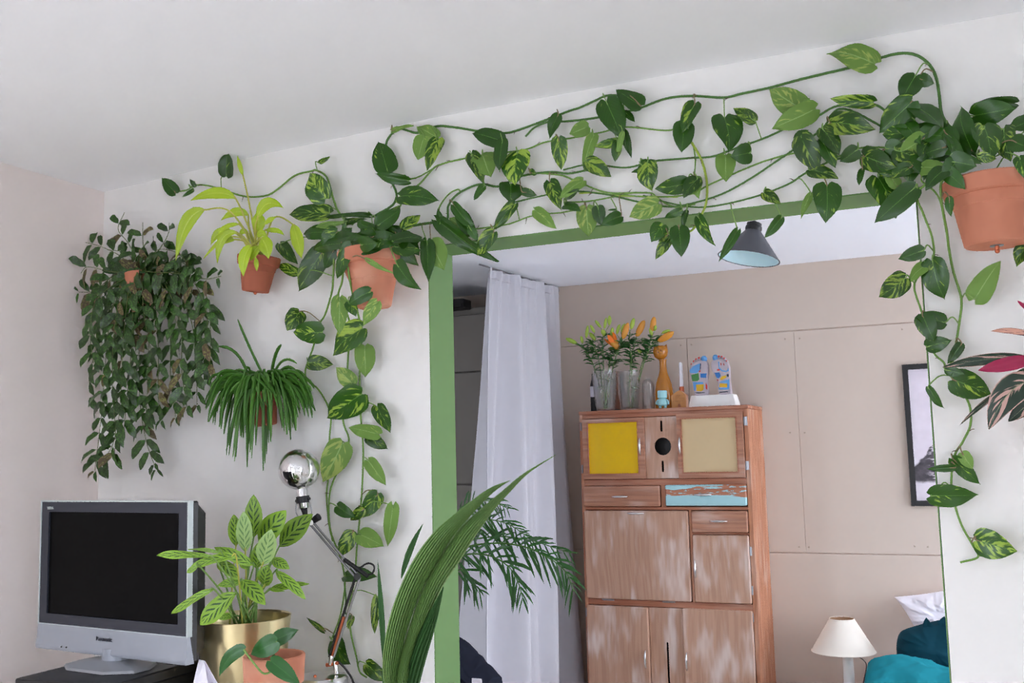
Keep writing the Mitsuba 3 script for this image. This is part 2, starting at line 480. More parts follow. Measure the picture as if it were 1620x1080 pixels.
def ceiling_mesh(y0, y1, cols):
    v, f = [], []
    for x, z in cols:
        v += [[x, y0, z], [x, y1, z], [x, y0, 2.82], [x, y1, 2.82]]
    for i in range(len(cols) - 1):
        a, b = 4 * i, 4 * i + 4
        f += [[a, a + 1, b + 1], [a, b + 1, b], [a + 2, b + 3, a + 3], [a + 2, b + 2, b + 3], [a, b, b + 2], [a, b + 2, a + 2], [a + 1, a + 3, b + 3], [a + 1, b + 3, b + 1]]
    return trimesh.Trimesh(v, f, process=False)


struct('ceiling', ceiling_mesh(YB - 0.2, 0.0, [(XL - 0.2, 2.588), (XL, 2.594), (-2.2, 2.632), (-1.5, 2.651), (-0.6, 2.651), (XR + 0.3, 2.645)]), 'mat_ceiling', 'white ceiling of the living room')
struct('ceiling_bedroom', box(-3.8, 2.6, TH, BYB + 0.2, CZ, 2.8), 'mat_bed_ceiling', 'white ceiling of the bedroom')


def wall_with_holes(fixed, lo, hi, z1, holes, axis):
    """Boxes around rectangular holes (a0, a1, z0, z1) of a wall along x (axis 0) or y (axis 1)."""
    parts, a = [], lo
    mk = lambda a0, a1, z0, z1_: box(a0, a1, fixed[0], fixed[1], z0, z1_) if axis == 0 else box(fixed[0], fixed[1], a0, a1, z0, z1_)  # noqa: E731
    for h in holes:
        parts += [mk(a, h[0], 0, z1), mk(h[0], h[1], 0, h[2]), mk(h[0], h[1], h[3], z1)]
        a = h[1]
    parts.append(mk(a, hi, 0, z1))
    return cat_(parts)


WIN_L = (-4.3, -2.4, 0.3, 2.3)
WIN_B = (-2.3, -1.1, 0.12, 2.1)
WIN_S = (-4.7, -3.1, 0.4, 2.3)
WIN_R = (0.6, 3.25, 0.2, 2.55)
struct('wall_left', wall_with_holes((XL - 0.2, XL), YB - 0.2, 0, 2.8, [WIN_L], 1), 'mat_pink_wall', 'pale pinkish grey wall left of the television')
struct('wall_behind', wall_with_holes((YB - 0.2, YB), XL - 0.2, XR + 0.2, 2.8, [WIN_B], 0), 'mat_white_wall')
struct('wall_right', wall_with_holes((XR, XR + 0.2), YB, 0, 2.8, [WIN_S], 1), 'mat_white_wall')
struct('wall_bedroom_right', wall_with_holes((BXR, BXR + 0.2), TH, BYB + 0.2, 2.8, [WIN_R], 1), 'mat_white_paint')
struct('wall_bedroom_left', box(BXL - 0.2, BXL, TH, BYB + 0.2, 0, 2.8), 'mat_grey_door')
for i, (w, axis, c) in enumerate(((WIN_L, 1, XL - 0.1), (WIN_B, 0, YB - 0.1), (WIN_R, 1, BXR + 0.1), (WIN_S, 1, XR + 0.1))):
    k = key(f'window_{i + 1}')
    labels[k] = {'kind': 'structure', 'label': 'white framed window letting in daylight'}
    mk = lambda a0, a1, z0, z1: rbox(a0, a1, c - 0.03, c + 0.03, z0, z1, 0.004) if axis == 0 else rbox(c - 0.03, c + 0.03, a0, a1, z0, z1, 0.004)  # noqa: E731,B023
    a0, a1, z0, z1 = w
    mid = (a0 + a1) / 2
    add(k + '__frame', cat_([mk(a0, a0 + 0.06, z0, z1), mk(a1 - 0.06, a1, z0, z1), mk(mid - 0.04, mid + 0.04, z0, z1), mk(a0, a1, z0, z0 + 0.06), mk(a0, a1, z1 - 0.06, z1)]), 'mat_white_paint')
# bedroom back wall: a wall and the boards fixed to it, with their joints
struct('wall_back', box(-3.8, 2.6, BYB, BYB + 0.2, 0, 2.8), 'mat_beige_wall', 'beige board-clad wall behind the kitchen cabinet')
jz1, jz2 = at(1100, 534.7, BYB)[2], at(1209, 873, BYB)[2]
vx1 = at(1087, 538, BYB)[0]
vx2 = at(1268, 740, BYB)[0]
for (x0, x1, z0, z1) in ((-2.8, 2.38, jz1 + 0.004, CZ), (-2.8, vx1 - 0.002, jz2, jz1), (vx1 + 0.001, vx2 - 0.0006, jz2 + 0.002, jz1 - 0.002), (vx2 + 0.0006, 2.38, jz2 + 0.002, jz1 - 0.002), (-2.8, 2.38, 0.0, jz2 - 0.003)):
    add('wall_back__panel', rbox(x0, x1, BYB - 0.010 + (0.003 if z1 == CZ else 0), BYB, z0, z1, 0.0015), 'mat_beige_wall')
WB = BYB - 0.010
mat('mat_screw_spot', lin(176, 158, 142), 0.8)
for px, py in ((1242, 536), (1265, 535), (1427, 521), (1077, 546), (1094, 545), (1250, 684), (1273, 684), (1264, 865), (1280, 865), (1447, 864), (1468, 865)):
    d = lathe([(0.0001, -0.001), (0.006, -0.001), (0.005, 0.0012), (0.0001, 0.0012)], 14)
    add('wall_back__filled_screw', frame_to(d, at(px, py, WB), (0, -1, 0)), 'mat_screw_spot', True)
# grey wardrobe behind the curtain
wr = thing('wardrobe', 'tall grey wardrobe in shadow behind the pale curtain', 'wardrobe')
wz1, wz2 = at(738, 589, 3.0)[2], at(738, 766, 3.0)[2]
for z0, z1 in ((0.02, wz2 - 0.004), (wz2 + 0.004, wz1 - 0.004), (wz1 + 0.004, 2.45)):
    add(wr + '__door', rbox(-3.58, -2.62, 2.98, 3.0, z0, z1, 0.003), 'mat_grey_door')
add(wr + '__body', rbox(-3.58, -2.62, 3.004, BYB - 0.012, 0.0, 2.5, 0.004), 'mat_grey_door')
a, b = at(714, 474, 2.9), at(735, 487, 2.9)
bs = thing('black_box', 'small black box on the wall above the grey wardrobe', 'box')
add(bs + '__body', rbox(a[0] - 0.2, b[0], 2.88, 3.0, b[2], a[2], 0.006), 'mat_black')
add(bs + '__front', rbox(a[0] - 0.19, b[0] - 0.01, 2.874, 2.88, b[2] + 0.006, a[2] - 0.006, 0.002), 'mat_black_gloss')

# ------------------------------------------------------------------ curtain
cu = thing('curtain', 'pale grey linen curtain hanging from the bedroom ceiling', 'curtain')
nv, nh = 60, 150
ztop = np.linspace(0, 1, nv + 1)
V = []
for a in np.linspace(0, 1, nv + 1):            # 0 top .. 1 floor
    for u in np.linspace(0, 1, nh + 1):        # 0 near .. 1 at the wall
        z = (2.60 + 0.04 * u) * (1 - a) + 0.02 * a
        y = (2.26 - 0.50 * a ** 0.8) * (1 - u) + (3.36 - 0.03 * a) * u
        g = 0.25 + 0.75 * min(1, a * 2.2)
        ph = u * 2 * math.pi
        q_ = math.sin(ph * 3.3 + 0.4 + 0.5 * a)
        fold = 0.042 * (abs(q_) ** 0.7 * (1 if q_ > 0 else -1)) + 0.034 * math.sin(ph * 5.6 + 2.0 - 0.7 * a) + 0.010 * math.sin(ph * 11.5 + 1.2 + a)
        fold *= (0.4 + 1.9 * a ** .8)
        top = 0.005 * math.sin(ph * 26) * max(0, 1 - a * 9)
        hem = -0.045 * math.exp(-((u - 0.10) / 0.045) ** 2) + 0.02 * math.exp(-((u - 0.17) / 0.03) ** 2)
        V.append([-2.43 + fold + top + hem * (0.5 + 0.5 * g) + 0.02 * u * a, y, z])
V = np.array(V)
F = []
m_ = nh + 1
for i in range(nv):
    for j in range(nh):
        q = i * m_ + j
        F += [[q, q + 1, q + m_ + 1], [q, q + m_ + 1, q + m_]]
cm = trimesh.Trimesh(V, F, process=False)
back = cm.copy()
back.vertices = back.vertices - cm.vertex_normals * 0.0022
back.faces = back.faces[:, ::-1]
add(cu + '__cloth', cat_([cm, back]), 'mat_curtain', True)
tp = []
for u in np.linspace(0, 1, 90):
    y = 2.26 * (1 - u) + 3.36 * u
    tp.append([-2.422 + 0.005 * math.sin(u * 2 * math.pi * 26), y, 2.545 + 0.04 * u])
add(cu + '__gathering_tape', tube(tp, 0.0035, 6), 'mat_curtain', True)
rod = thing('curtain_rod', 'thin steel curtain rod fixed under the bedroom ceiling', 'curtain rod')
add(rod + '__rod', tube([[-2.445, 2.2, 2.612], [-2.445, 3.375, 2.644]], 0.005, 10), 'mat_steel', True)
add(rod + '__bracket', frame_to(lathe([(0.0001, 0), (0.018, 0), (0.018, 0.008), (0.009, 0.014), (0.009, 0.03), (0.0001, 0.03)], 20), [-2.445, WB + 0.001, 2.625], (0, -1, 0)), 'mat_steel', 30)

# ------------------------------------------------------------------ kitchen cabinet
CY = 2.94
CX0, CX1 = at(916, 652, CY)[0], at(1182.5, 641, CY)[0]
CTOP = at(1046, 645.5, CY)[2]


def lm(reg, x, y, Y=CY):
    p = at(*rp(reg, x, y), Y)
    return p[0], p[2]


cab = thing('kitchen_cabinet', 'tall vintage wooden kitchen cabinet with yellow and cream glass doors', 'cabinet')


def rect(reg, x0, y0, x1, y1):
    ax, az = lm(reg, x0, y0)
    bx, bz = lm(reg, x1, y1)
    cx_, cz = lm(reg, x0, y1)
    dx_, dz = lm(reg, x1, y0)
    return (ax + cx_) / 2, (bx + dx_) / 2, (bz + cz) / 2, (az + dz) / 2


R_dl = rect('L', 110, 150, 568, 598)
R_dr = rect('L', 812, 108, 1303, 590)
R_gl = rect('L', 152, 178, 520, 560)
R_gr = rect('L', 846, 145, 1253, 548)
R_w1 = rect('L', 112, 650, 680, 802)
R_w2 = rect('L', 722, 640, 1322, 797)
R_fl = rect('M', 98, 99, 690, 605)
R_w3 = rect('M', 702, 100, 1008, 223)
R_d3 = rect('M', 714, 238, 1020, 612)
R_d3 = (R_d3[0], R_d3[1], R_fl[2], R_d3[3])
R_bl = rect('M', 114, 642, 464, 1250)
R_br = rect('M', 660, 660, 1032, 1250)
R_w3, R_d3, R_br = ((q[0], R_dr[1], q[2], q[3]) for q in (R_w3, R_d3, R_br))
zb = 0.10
add(cab + '__side_panel', rbox(CX0, CX0 + 0.022, CY + 0.002, BYB - 0.012, 0.0, CTOP - 0.022), 'mat_frame_wood')
add(cab + '__side_panel', rbox(CX1 - 0.022, CX1, CY + 0.002, BYB - 0.012, 0.0, CTOP - 0.022), 'mat_frame_wood')
add(cab + '__top_board', rbox(CX0 - 0.003, CX1 + 0.003, CY - 0.004, BYB - 0.012, CTOP - 0.022, CTOP, 0.003), 'mat_rail_wood')
add(cab + '__back_board', rbox(CX0 + 0.022, CX1 - 0.022, BYB - 0.024, BYB - 0.014, 0.1, CTOP - 0.022), 'mat_panel_wood')
add(cab + '__plinth', rbox(CX0 + 0.022, CX1 - 0.022, CY + 0.02, CY + 0.04, 0.0, zb), 'mat_rail_wood')
for z in (R_bl[3] + 0.006, R_w1[2] - 0.012, R_dl[2] - 0.010):   # inner shelves
    add(cab + '__shelf', rbox(CX0 + 0.022, CX1 - 0.022, CY + 0.02, BYB - 0.03, z - 0.009, z + 0.009), 'mat_panel_wood')
# face frame: stiles and rails around the doors and drawers
fy0, fy1 = CY, CY + 0.02
for (x0, x1, z0, z1, w) in ((CX0, R_dl[0] - 0.003, zb, CTOP - 0.022, 'mat_frame_wood'), (R_dr[1] + 0.003, CX1, zb, CTOP - 0.022, 'mat_frame_wood')):
    add(cab + '__stile', rbox(x0, x1, fy0, fy1, z0, z1), w)
xa, xb = R_dl[0] - 0.003, R_dr[1] + 0.003
for (z0, z1) in ((R_w1[3] + 0.002, R_dl[2] - 0.003), (R_fl[3] + 0.004, R_w1[2] - 0.003), (R_bl[3] + 0.003, R_fl[2] - 0.003), (R_dl[3] + 0.003, CTOP - 0.022)):
    add(cab + '__rail', rbox(xa, xb, fy0, fy1, z0, z1), 'mat_rail_wood')
add(cab + '__divider', rbox(R_w1[1] + 0.004, R_w2[0] - 0.004, fy0, fy1, R_w1[2] - 0.003, R_w1[3] + 0.002), 'mat_frame_wood')
add(cab + '__divider', rbox(R_fl[1] + 0.003, R_w3[0] - 0.003, fy0, fy1, R_fl[2] - 0.003, R_fl[3] + 0.004), 'mat_frame_wood')
add(cab + '__divider', rbox(R_w3[0] - 0.003, xb, fy0, fy1, R_d3[3] + 0.003, R_w3[2] - 0.003), 'mat_rail_wood')


def holed(x0, x1, z0, z1, y0, y1, holes):
    from shapely.geometry import Polygon, box as sbox
    P = sbox(x0, z0, x1, z1)
    for h in holes:
        P = P.difference(Polygon(h))
    m = trimesh.creation.extrude_polygon(P, y1 - y0, engine='earcut')
    v = m.vertices
    m.vertices = np.stack([v[:, 0], y1 - v[:, 2], v[:, 1]], 1)
    m.fix_normals()
    return m


def circle(cx, cz, r, n=40):
    a = np.arange(n) * 2 * np.pi / n
    return np.stack([cx + r * np.cos(a), cz + r * np.sin(a)], 1)


def slot(cx, cz, w, h):
    return np.vstack([circle(cx, cz + h / 2 - w / 2, w / 2, 40)[:21], circle(cx, cz - h / 2 + w / 2, w / 2, 40)[20:]])


hc = lm('L', 697, 356)
hr = 65 / REG['L'][2] * mpp(1050, 705, CY)
s1, s2 = lm('L', 686, 205), lm('L', 697, 505)
add(cab + '__vent_panel', holed(R_dl[1] + 0.002, R_dr[0] - 0.002, R_dl[2], R_dl[3], CY - 0.002, CY + 0.012, [circle(hc[0], hc[1], hr), slot(s1[0], s1[1], 0.014, 0.066), slot(s2[0], s2[1], 0.014, 0.066)]), 'mat_panel_wood')
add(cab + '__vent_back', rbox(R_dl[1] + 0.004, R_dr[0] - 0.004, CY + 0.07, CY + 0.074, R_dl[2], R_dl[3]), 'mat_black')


def framed_door(R, G, glass, lab):
    o = [[R[0], R[2]], [R[1], R[2]], [R[1], R[3]], [R[0], R[3]]]
    g = [[G[0], G[2]], [G[1], G[2]], [G[1], G[3]], [G[0], G[3]]]
    d = key(cab + '__door')
    labels[d] = {'label': lab}
    add(d + '__frame', holed(R[0], R[1], R[2], R[3], CY - 0.018, CY - 0.0005, [g]), 'mat_drawer_wood')
    add(d + '__moulding', holed(G[0] - 0.006, G[1] + 0.006, G[2] - 0.006, G[3] + 0.006, CY - 0.0205, CY - 0.0165, [[[G[0] + .002, G[2] + .002], [G[1] - .002, G[2] + .002], [G[1] - .002, G[3] - .002], [G[0] + .002, G[3] - .002]]]), 'mat_rail_wood')
    add(d + '__glass', rbox(G[0], G[1], CY - 0.008, CY - 0.004, G[2], G[3], 0.0005), glass)
    return d


def handle(parent, c, vertical, length=0.098):
    """Curved chrome pull."""
    n = 14
    pts, rad = [], []
    for i in range(n + 1):
        t = i / n
        s = (t - 0.5) * length
        o = 0.017 * math.sin(math.pi * min(1, max(0, t))) ** 0.5
        pts.append([c[0] + (0 if vertical else s), CY - 0.017 - o, c[1] + (s if vertical else 0)])
        rad.append(0.0035 + 0.0035 * math.sin(math.pi * t))
    return add(parent + '__handle', tube(pts, rad, 10), 'mat_chrome', True, label='curved chrome pull')


dl = framed_door(R_dl, R_gl, 'mat_yellow_glass', 'upper door with a bright yellow pane')
drr = framed_door(R_dr, R_gr, 'mat_cream_glass', 'upper door with a cream pane')
handle(dl, lm('L', 536, 356), True)
handle(drr, lm('L', 831, 350), True)


def panel(kind, R, m, bev=0.006, label=None):
    return add(cab + '__' + kind, rbox(R[0], R[1], CY - 0.018, CY + 0.012, R[2], R[3], bev), m, label=label)


PEEL[:] = [R_w2[2], R_w2[3], R_w2[0], R_w2[1]]
for kd, R, m, hp, vert, lb in (('drawer', R_w1, 'mat_drawer_wood', lm('L', 383, 728), False, None), ('drawer', R_w2, 'mat_peeling_blue', lm('L', 1000, 714), False, 'drawer with peeling pale blue paint'),
                               ('flap', R_fl, 'mat_panel_wood', lm('M', 385, 113), False, 'large drop-down flap'), ('drawer', R_w3, 'mat_drawer_wood', lm('M', 856, 158), False, None),
                               ('door', R_d3, 'mat_panel_wood', lm('M', 726, 428), True, None), ('door', R_bl, 'mat_panel_wood', lm('M', 443, 942), True, None), ('door', R_br, 'mat_panel_wood', lm('M', 677, 955), True, None)):
    k = panel(kd, (R[0], R[1], max(R[2], zb + 0.004), R[3]), m, label=lb)
    handle(k, hp, vert)
sl = lm('M', 564, 960)
add(cab + '__centre_panel', holed(R_bl[1] + 0.003, R_br[0] - 0.003, zb, R_bl[3], CY + 0.004, CY + 0.016, [slot(sl[0], sl[1] - 0.05, 0.012, 0.32)]), 'mat_panel_wood')
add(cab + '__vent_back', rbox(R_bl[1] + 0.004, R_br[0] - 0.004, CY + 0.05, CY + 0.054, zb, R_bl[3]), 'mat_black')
for reg, x, y, w, h in (('L', 93, 210, 0.018, 0.05), ('L', 104, 525, 0.018, 0.05), ('L', 1312, 168, 0.02, 0.05), ('L', 1325, 498, 0.02, 0.05), ('M', 225, 603, 0.075, 0.016), ('M', 570, 615, 0.075, 0.016),
                        ('M', 1035, 330, 0.014, 0.05), ('M', 1043, 553, 0.014, 0.05), ('M', 102, 676, 0.014, 0.05), ('M', 1045, 708, 0.014, 0.05)):
    c = lm(reg, x, y)
    add(cab + '__hinge', cat_([rbox(c[0] - w / 2, c[0] + w / 2, CY - 0.003, CY, c[1] - h / 2, c[1] + h / 2, 0.001),
                               tube([[c[0], CY - 0.004, c[1] - h / 2], [c[0], CY - 0.004, c[1] + h / 2]] if h > w else [[c[0] - w / 2, CY - 0.004, c[1]], [c[0] + w / 2, CY - 0.004, c[1]]], 0.004, 8)]), 'mat_steel')

# ------------------------------------------------------------------ things on the cabinet
ZT = CTOP + 0.0005
rg = random.Random(5)


def qx(x, Y):
    return at(*rp('Q', x, 780), Y)[0]


def qpt(x, y, Y):
    return at(*rp('Q', x, y), Y)


def faceted(cx, Y, rt, rb, h, nfac=18, rows=9):
    """Pressed-glass vase wall with a diamond relief, outer and inner skin."""
    prof = []
    nz = rows * 4
    for i in range(nz + 1):
        t = i / nz
        prof.append((rb + (rt - rb) * t ** 0.8, h * t))
    amp = 0.075

    def mod(ang, i):
        a = ang * nfac / (2 * np.pi)
        b = i / 4.0
        u, v = a + b, a - b
        tri = lambda q: np.abs((q % 1) - 0.5) * 2  # noqa: E731
        return 1 + amp * (np.minimum(tri(u), tri(v))) * (1 if 2 < i < nz - 3 else 0)
    n = nfac * 8
    pin = [(r - 0.005, z) for r, z in prof if z > 0.014][::-1]
    full = [(.0004, 0)] + prof + pin + [(pin[-1][0] * .9, .014), (.0004, .014)]
    outer = lathe(full, n, lambda a, i: mod(a, i - 1) if 1 <= i <= nz + 1 else np.ones(n))
    return frame_to(outer, [cx, Y, ZT], (0, 0, 1))


sc_q = mpp(1010, 600, 3.08) / REG['Q'][2]
VY1, VY2 = 3.06, 3.09
vases = []
for (x, Y, wt, wb, y0, lab) in ((371, VY1, 186, 130, 500, 'clear diamond-cut glass vase of lilies at the cabinet\'s left end'), (560, VY2, 166, 126, 505, 'clear diamond-cut glass vase of lilies beside the ribbed glass jar')):
    v = thing('glass_vase', lab, 'vase', None)
    h = qpt(x, y0, Y)[2] - ZT
    add(v + '__glass', faceted(qx(x, Y), Y, wt / 2 * sc_q, wb / 2 * sc_q, h), 'mat_glass', 30)
    vases.append((qx(x, Y), Y))


def bud(p0, p1, w, parent, m, open_=False):
    p0, p1 = np.asarray(p0), np.asarray(p1)
    L = np.linalg.norm(p1 - p0)
    prof = [(0.0003, 0), (0.3 * w, 0.08 * L), (0.46 * w, 0.3 * L), (0.5 * w, 0.55 * L), (0.42 * w, 0.78 * L), (0.22 * w, 0.94 * L), (0.0003, L)]
    b = lathe(prof, 18, lambda a, i: 1 + 0.10 * np.cos(3 * a))
    k = add(parent + '__bud', frame_to(b, p0, p1 - p0), m, True)
    if open_:
        for i in range(6):
            a = i * math.pi / 3
            d = n_(p1 - p0)
            s = n_(np.cross(d, [0, 0, 1.0]))
            u = np.cross(s, d)
            o = s * math.cos(a) + u * math.sin(a)
            B = p0 + d * 0.2 * L + o * 0.2 * w
            Tt = p1 + o * w * 0.75
            me, uv = leaf(B, Tt, w * 0.6, o, LANCE, 0, -0.3, 0.1, 0.0, ctrl=p0 + d * 0.75 * L + o * 0.45 * w, rng=rg)
            add(k + '__petal', me, 'mat_petal_orange', True)


LILY = [
    (0, 'lily stem at far left bending out with pale green buds', [(370, 790), (285, 480), (225, 360), (165, 308)], [(160, 305, 70, 262, 34, 'g'), (200, 300, 185, 245, 26, 'g')]),
    (0, 'lily stem with upright green buds over the left vase', [(360, 790), (330, 480), (290, 330), (262, 275)], [(225, 260, 238, 165, 27, 'g'), (296, 277, 250, 220, 32, 'g'), (290, 220, 255, 160, 24, 'g')]),
    (0, 'tallest green-budded lily stem in the left vase', [(365, 790), (355, 450), (350, 300), (362, 200)], [(335, 182, 292, 126, 26, 'g'), (362, 190, 378, 105, 25, 'g'), (400, 165, 402, 90, 30, 'g'), (365, 245, 345, 195, 34, 'g')]),
    (0, 'lily stem with the opening orange flower', [(375, 790), (400, 450), (440, 380), (468, 345)], [(468, 345, 395, 238, 62, 'O'), (415, 245, 425, 178, 28, 'g')]),
    (0, 'lily stem with an orange bud between the two vases', [(380, 790), (430, 470), (480, 330), (500, 270)], [(500, 268, 542, 143, 46, 'o'), (488, 215, 520, 150, 28, 'g'), (455, 230, 478, 155, 26, 'g')]),
    (1, 'lily stem with a slim upright green bud', [(555, 790), (570, 480), (555, 330), (552, 200)], [(562, 195, 586, 108, 33, 'g')]),
    (1, 'lily stem with a single yellow-orange bud', [(560, 790), (560, 450), (590, 320), (604, 250)], [(604, 250, 664, 125, 50, 'o'), (645, 372, 612, 345, 25, 'g')]),
    (1, 'lily stem with the highest orange bud', [(560, 790), (650, 440), (700, 310), (722, 235)], [(720, 212, 738, 98, 46, 'o'), (722, 242, 704, 185, 27, 'g'), (742, 205, 750, 162, 22, 'g')]),
    (1, 'lily stem leaning right with an orange bud', [(570, 790), (670, 420), (740, 292), (768, 282)], [(764, 286, 887, 213, 52, 'o'), (795, 222, 860, 200, 25, 'g')]),
]
for vi, lab, path, buds in LILY:
    Y = (VY1, VY2)[vi]
    t = thing('lily_stem', lab, 'flower', None)
    dy = rg.uniform(-0.02, 0.02)
    P3 = [qpt(x, y, Y + dy * (i > 0)) for i, (x, y) in enumerate(path)]
    P3[0][2] = ZT + 0.016
    sp = spline(P3, 10)
    add(t + '__stem', tube(sp, np.linspace(0.0032, 0.0022, len(sp)), 7), 'mat_lily_stem', True)
    for x0, y0, x1, y1, w, c in buds:
        b0, b1 = qpt(x0, y0, Y + dy), qpt(x1, y1, Y + dy + rg.uniform(-0.015, 0.01))
        add(t + '__stalk', tube(spline([sp[-6], (sp[-3] + b0) / 2 + [0, 0, -0.004], b0], 6), 0.0016, 6), 'mat_lily_stem', True)
        bud(b0, b1, w * sc_q, t, 'mat_bud_green' if c == 'g' else 'mat_bud_orange', c == 'O')
    n0 = int(len(sp) * 0.14)
    for i in range(44):
        p = sp[rg.randrange(n0, len(sp) - 3) if i % 3 == 0 else rg.randrange(int(len(sp) * .3), int(len(sp) * .9))]
        a = rg.uniform(0, 6.28)
        d = np.array([math.cos(a), math.sin(a) * 0.6, rg.uniform(-0.3, 0.6)])
        L = rg.uniform(0.042, 0.072) * (.6 if i % 3 == 0 else 1)
        me, uv = leaf(p, p + n_(d) * L, L * 0.3, n_(np.array([-d[0] * .3, -0.6, 0.8])), LANCE, 0, 0.2, 0.12, 0, rng=rg, nt=7, ns=2)
        add(t + '__leaf', me, 'mat_palm_leaf', True, uv)

# ribbed jar
jx, JY = qx(697, 3.1), 3.1
J = thing('glass_jar', 'small ribbed clear glass jar between vase and amber cat bottle', 'jar')
jr = 47 * sc_q
jh = qpt(697, 540, JY)[2] - ZT
prof = [(0.0004, 0), (jr, 0)]
for i in range(6):
    z0 = jh * 0.78 * i / 6
    prof += [(jr * 0.94, z0 + 0.003), (jr, z0 + jh * 0.04), (jr, z0 + jh * 0.09), (jr * 0.94, z0 + jh * 0.125)]
prof += [(jr * 0.8, jh * 0.84), (jr * 0.5, jh * 0.87), (jr * 0.48, jh * 0.905), (jr * .38, jh * .905), (jr * .4, jh * .86), (jr * .7, jh * .82), (jr * .86, jh * .76), (jr * .86, .006), (.0004, .005)]
add(J + '__body', frame_to(lathe(prof, 40), [jx, JY, ZT], (0, 0, 1)), 'mat_glass', 20)
add(J + '__stopper', frame_to(lathe([(0.0004, jh * 0.9), (jr * 0.45, jh * 0.9), (jr * 0.6, jh * 0.94), (jr * 0.55, jh * 0.985), (0.0004, jh)], 32), [jx, JY, ZT], (0, 0, 1)), 'mat_glass', 30)
# amber cat bottle
cxx, CYY = qx(818, 3.12), 3.12
cb = thing('cat_bottle', 'tall amber glass bottle with a cat-head stopper', 'bottle')
hz = lambda y: qpt(815, y, CYY)[2] - ZT  # noqa: E731
body = [(0.0004, 0), (66, 0), (68, 8), (68, 30), (66, 660), (60, 620), (46, 570), (33, 530), (26, 500), (25, 450), (26, 428), (0.0004, 428)]
prof = []
for r, y in body[:2]:
    prof.append((r * sc_q if r > 1 else r, 0))
for r, y in [(68, 750), (68, 690), (65, 650), (58, 605), (46, 565), (33, 530), (27, 500), (25, 460), (26, 432), (30, 428), (30, 420)]:
    prof.append((r * sc_q, hz(y)))
prof.append((0.0004, hz(420)))
add(cb + '__body', frame_to(lathe(prof, 40), [cxx, CYY, ZT], (0, 0, 1)), 'mat_amber', 30)
hd = lathe([(0.0004, hz(420)), (24 * sc_q, hz(418)), (46 * sc_q, hz(400)), (55 * sc_q, hz(370)), (55 * sc_q, hz(345)), (46 * sc_q, hz(325)), (30 * sc_q, hz(316)), (0.0004, hz(314))], 32)
hx = qx(803, CYY)
add(cb + '__head', frame_to(hd, [hx, CYY, ZT], (0, 0, 1)), 'mat_amber', True)
for s in (-1, 1):
    c = np.array([hx + s * 38 * sc_q, CYY, ZT + hz(335)])
    e = trimesh.convex.convex_hull(np.array([c + [-.013, -.006, 0], c + [.013, -.006, 0], c + [-.013, .008, 0], c + [.013, .008, 0], c + [s * .009, 0, .026]]))
    add(cb + '__ear', e, 'mat_amber')
    add(cb + '__eye', sphere([hx + s * 18 * sc_q, CYY - 50 * sc_q, ZT + hz(357)], 0.004, 2), 'mat_amber_dark', True)
add(cb + '__nose', sphere([hx, CYY - 54 * sc_q, ZT + hz(370)], 0.004, 2), 'mat_amber_dark', True)
# mint figurine
fx, FY = qx(803, 2.99), 2.99
fg = thing('figurine', 'small mint green toy figure with a cylinder head on cabinet', 'figurine')
fz = lambda y: qpt(803, y, FY)[2] - ZT  # noqa: E731
sf = mpp(1050, 630, FY) / REG['Q'][2]
add(fg + '__head', frame_to(lathe([(0.0004, fz(712)), (34 * sf, fz(712)), (36 * sf, fz(706)), (36 * sf, fz(662)), (33 * sf, fz(656)), (0.0004, fz(655))], 32), [fx, FY, ZT], (0, 0, 1)), 'mat_mint', 30)
add(fg + '__body', frame_to(lathe([(0.0004, fz(772)), (36 * sf, fz(770)), (38 * sf, fz(755)), (30 * sf, fz(728)), (22 * sf, fz(712)), (0.0004, fz(710))], 28), [fx, FY, ZT], (0, 0, 1)), 'mat_mint', True)
for s in (-1, 1):
    add(fg + '__arm', tube(spline([[fx + s * 22 * sf, FY, ZT + fz(720)], [fx + s * 42 * sf, FY - .004, ZT + fz(738)], [fx + s * 45 * sf, FY - .006, ZT + fz(760)]], 6), [0.006] * 13, 8), 'mat_mint', True)
    add(fg + '__leg', tube([[fx + s * 18 * sf, FY, ZT + fz(768)], [fx + s * 20 * sf, FY - .003, ZT + 0.002]], 0.009, 10), 'mat_mint', True)
# cardboard house
hx0, hx1, HY = qx(870, 3.0), qx(980, 3.0), 3.0
hs = thing('toy_house', 'small brown gabled toy house with rows of windows', 'toy house')
zz = lambda y: qpt(925, y, HY)[2]  # noqa: E731
wins = []
W_ = hx1 - hx0
for r in range(3):
    for c in range(6):
        x = hx0 + W_ * (0.14 + c * 0.145)
        z = zz(735) + (zz(690) - zz(735)) * r / 2
        wins.append([[x - .0022, z - .004], [x + .0022, z - .004], [x + .0022, z + .004], [x - .0022, z + .004]])
door_ = np.vstack([[[hx0 + W_ * .42, ZT + .0005], [hx0 + W_ * .62, ZT + .0005]], circle(hx0 + W_ * .52, ZT + .014, W_ * .1)[:21]])
from shapely.geometry import Polygon
P = Polygon([[hx0, ZT], [hx1, ZT], [hx1, zz(690)], [hx0 + W_ * .62, zz(655)], [hx0 + W_ * .5, zz(655)], [hx0, zz(690)]])
for w in wins + [door_]:
    P = P.difference(Polygon(w))
fm = trimesh.creation.extrude_polygon(P, 0.004, engine='earcut')
fm.vertices = np.stack([fm.vertices[:, 0], HY + .004 - fm.vertices[:, 2], fm.vertices[:, 1]], 1)
fm.fix_normals()
add(hs + '__front', fm, 'mat_cardboard')
add(hs + '__body', prism([[hx0, ZT], [hx1, ZT], [hx1, zz(690)], [hx0 + W_ * .62, zz(655)], [hx0 + W_ * .5, zz(655)], [hx0, zz(690)]], HY + .0045, HY + .055), 'mat_frame_wood')
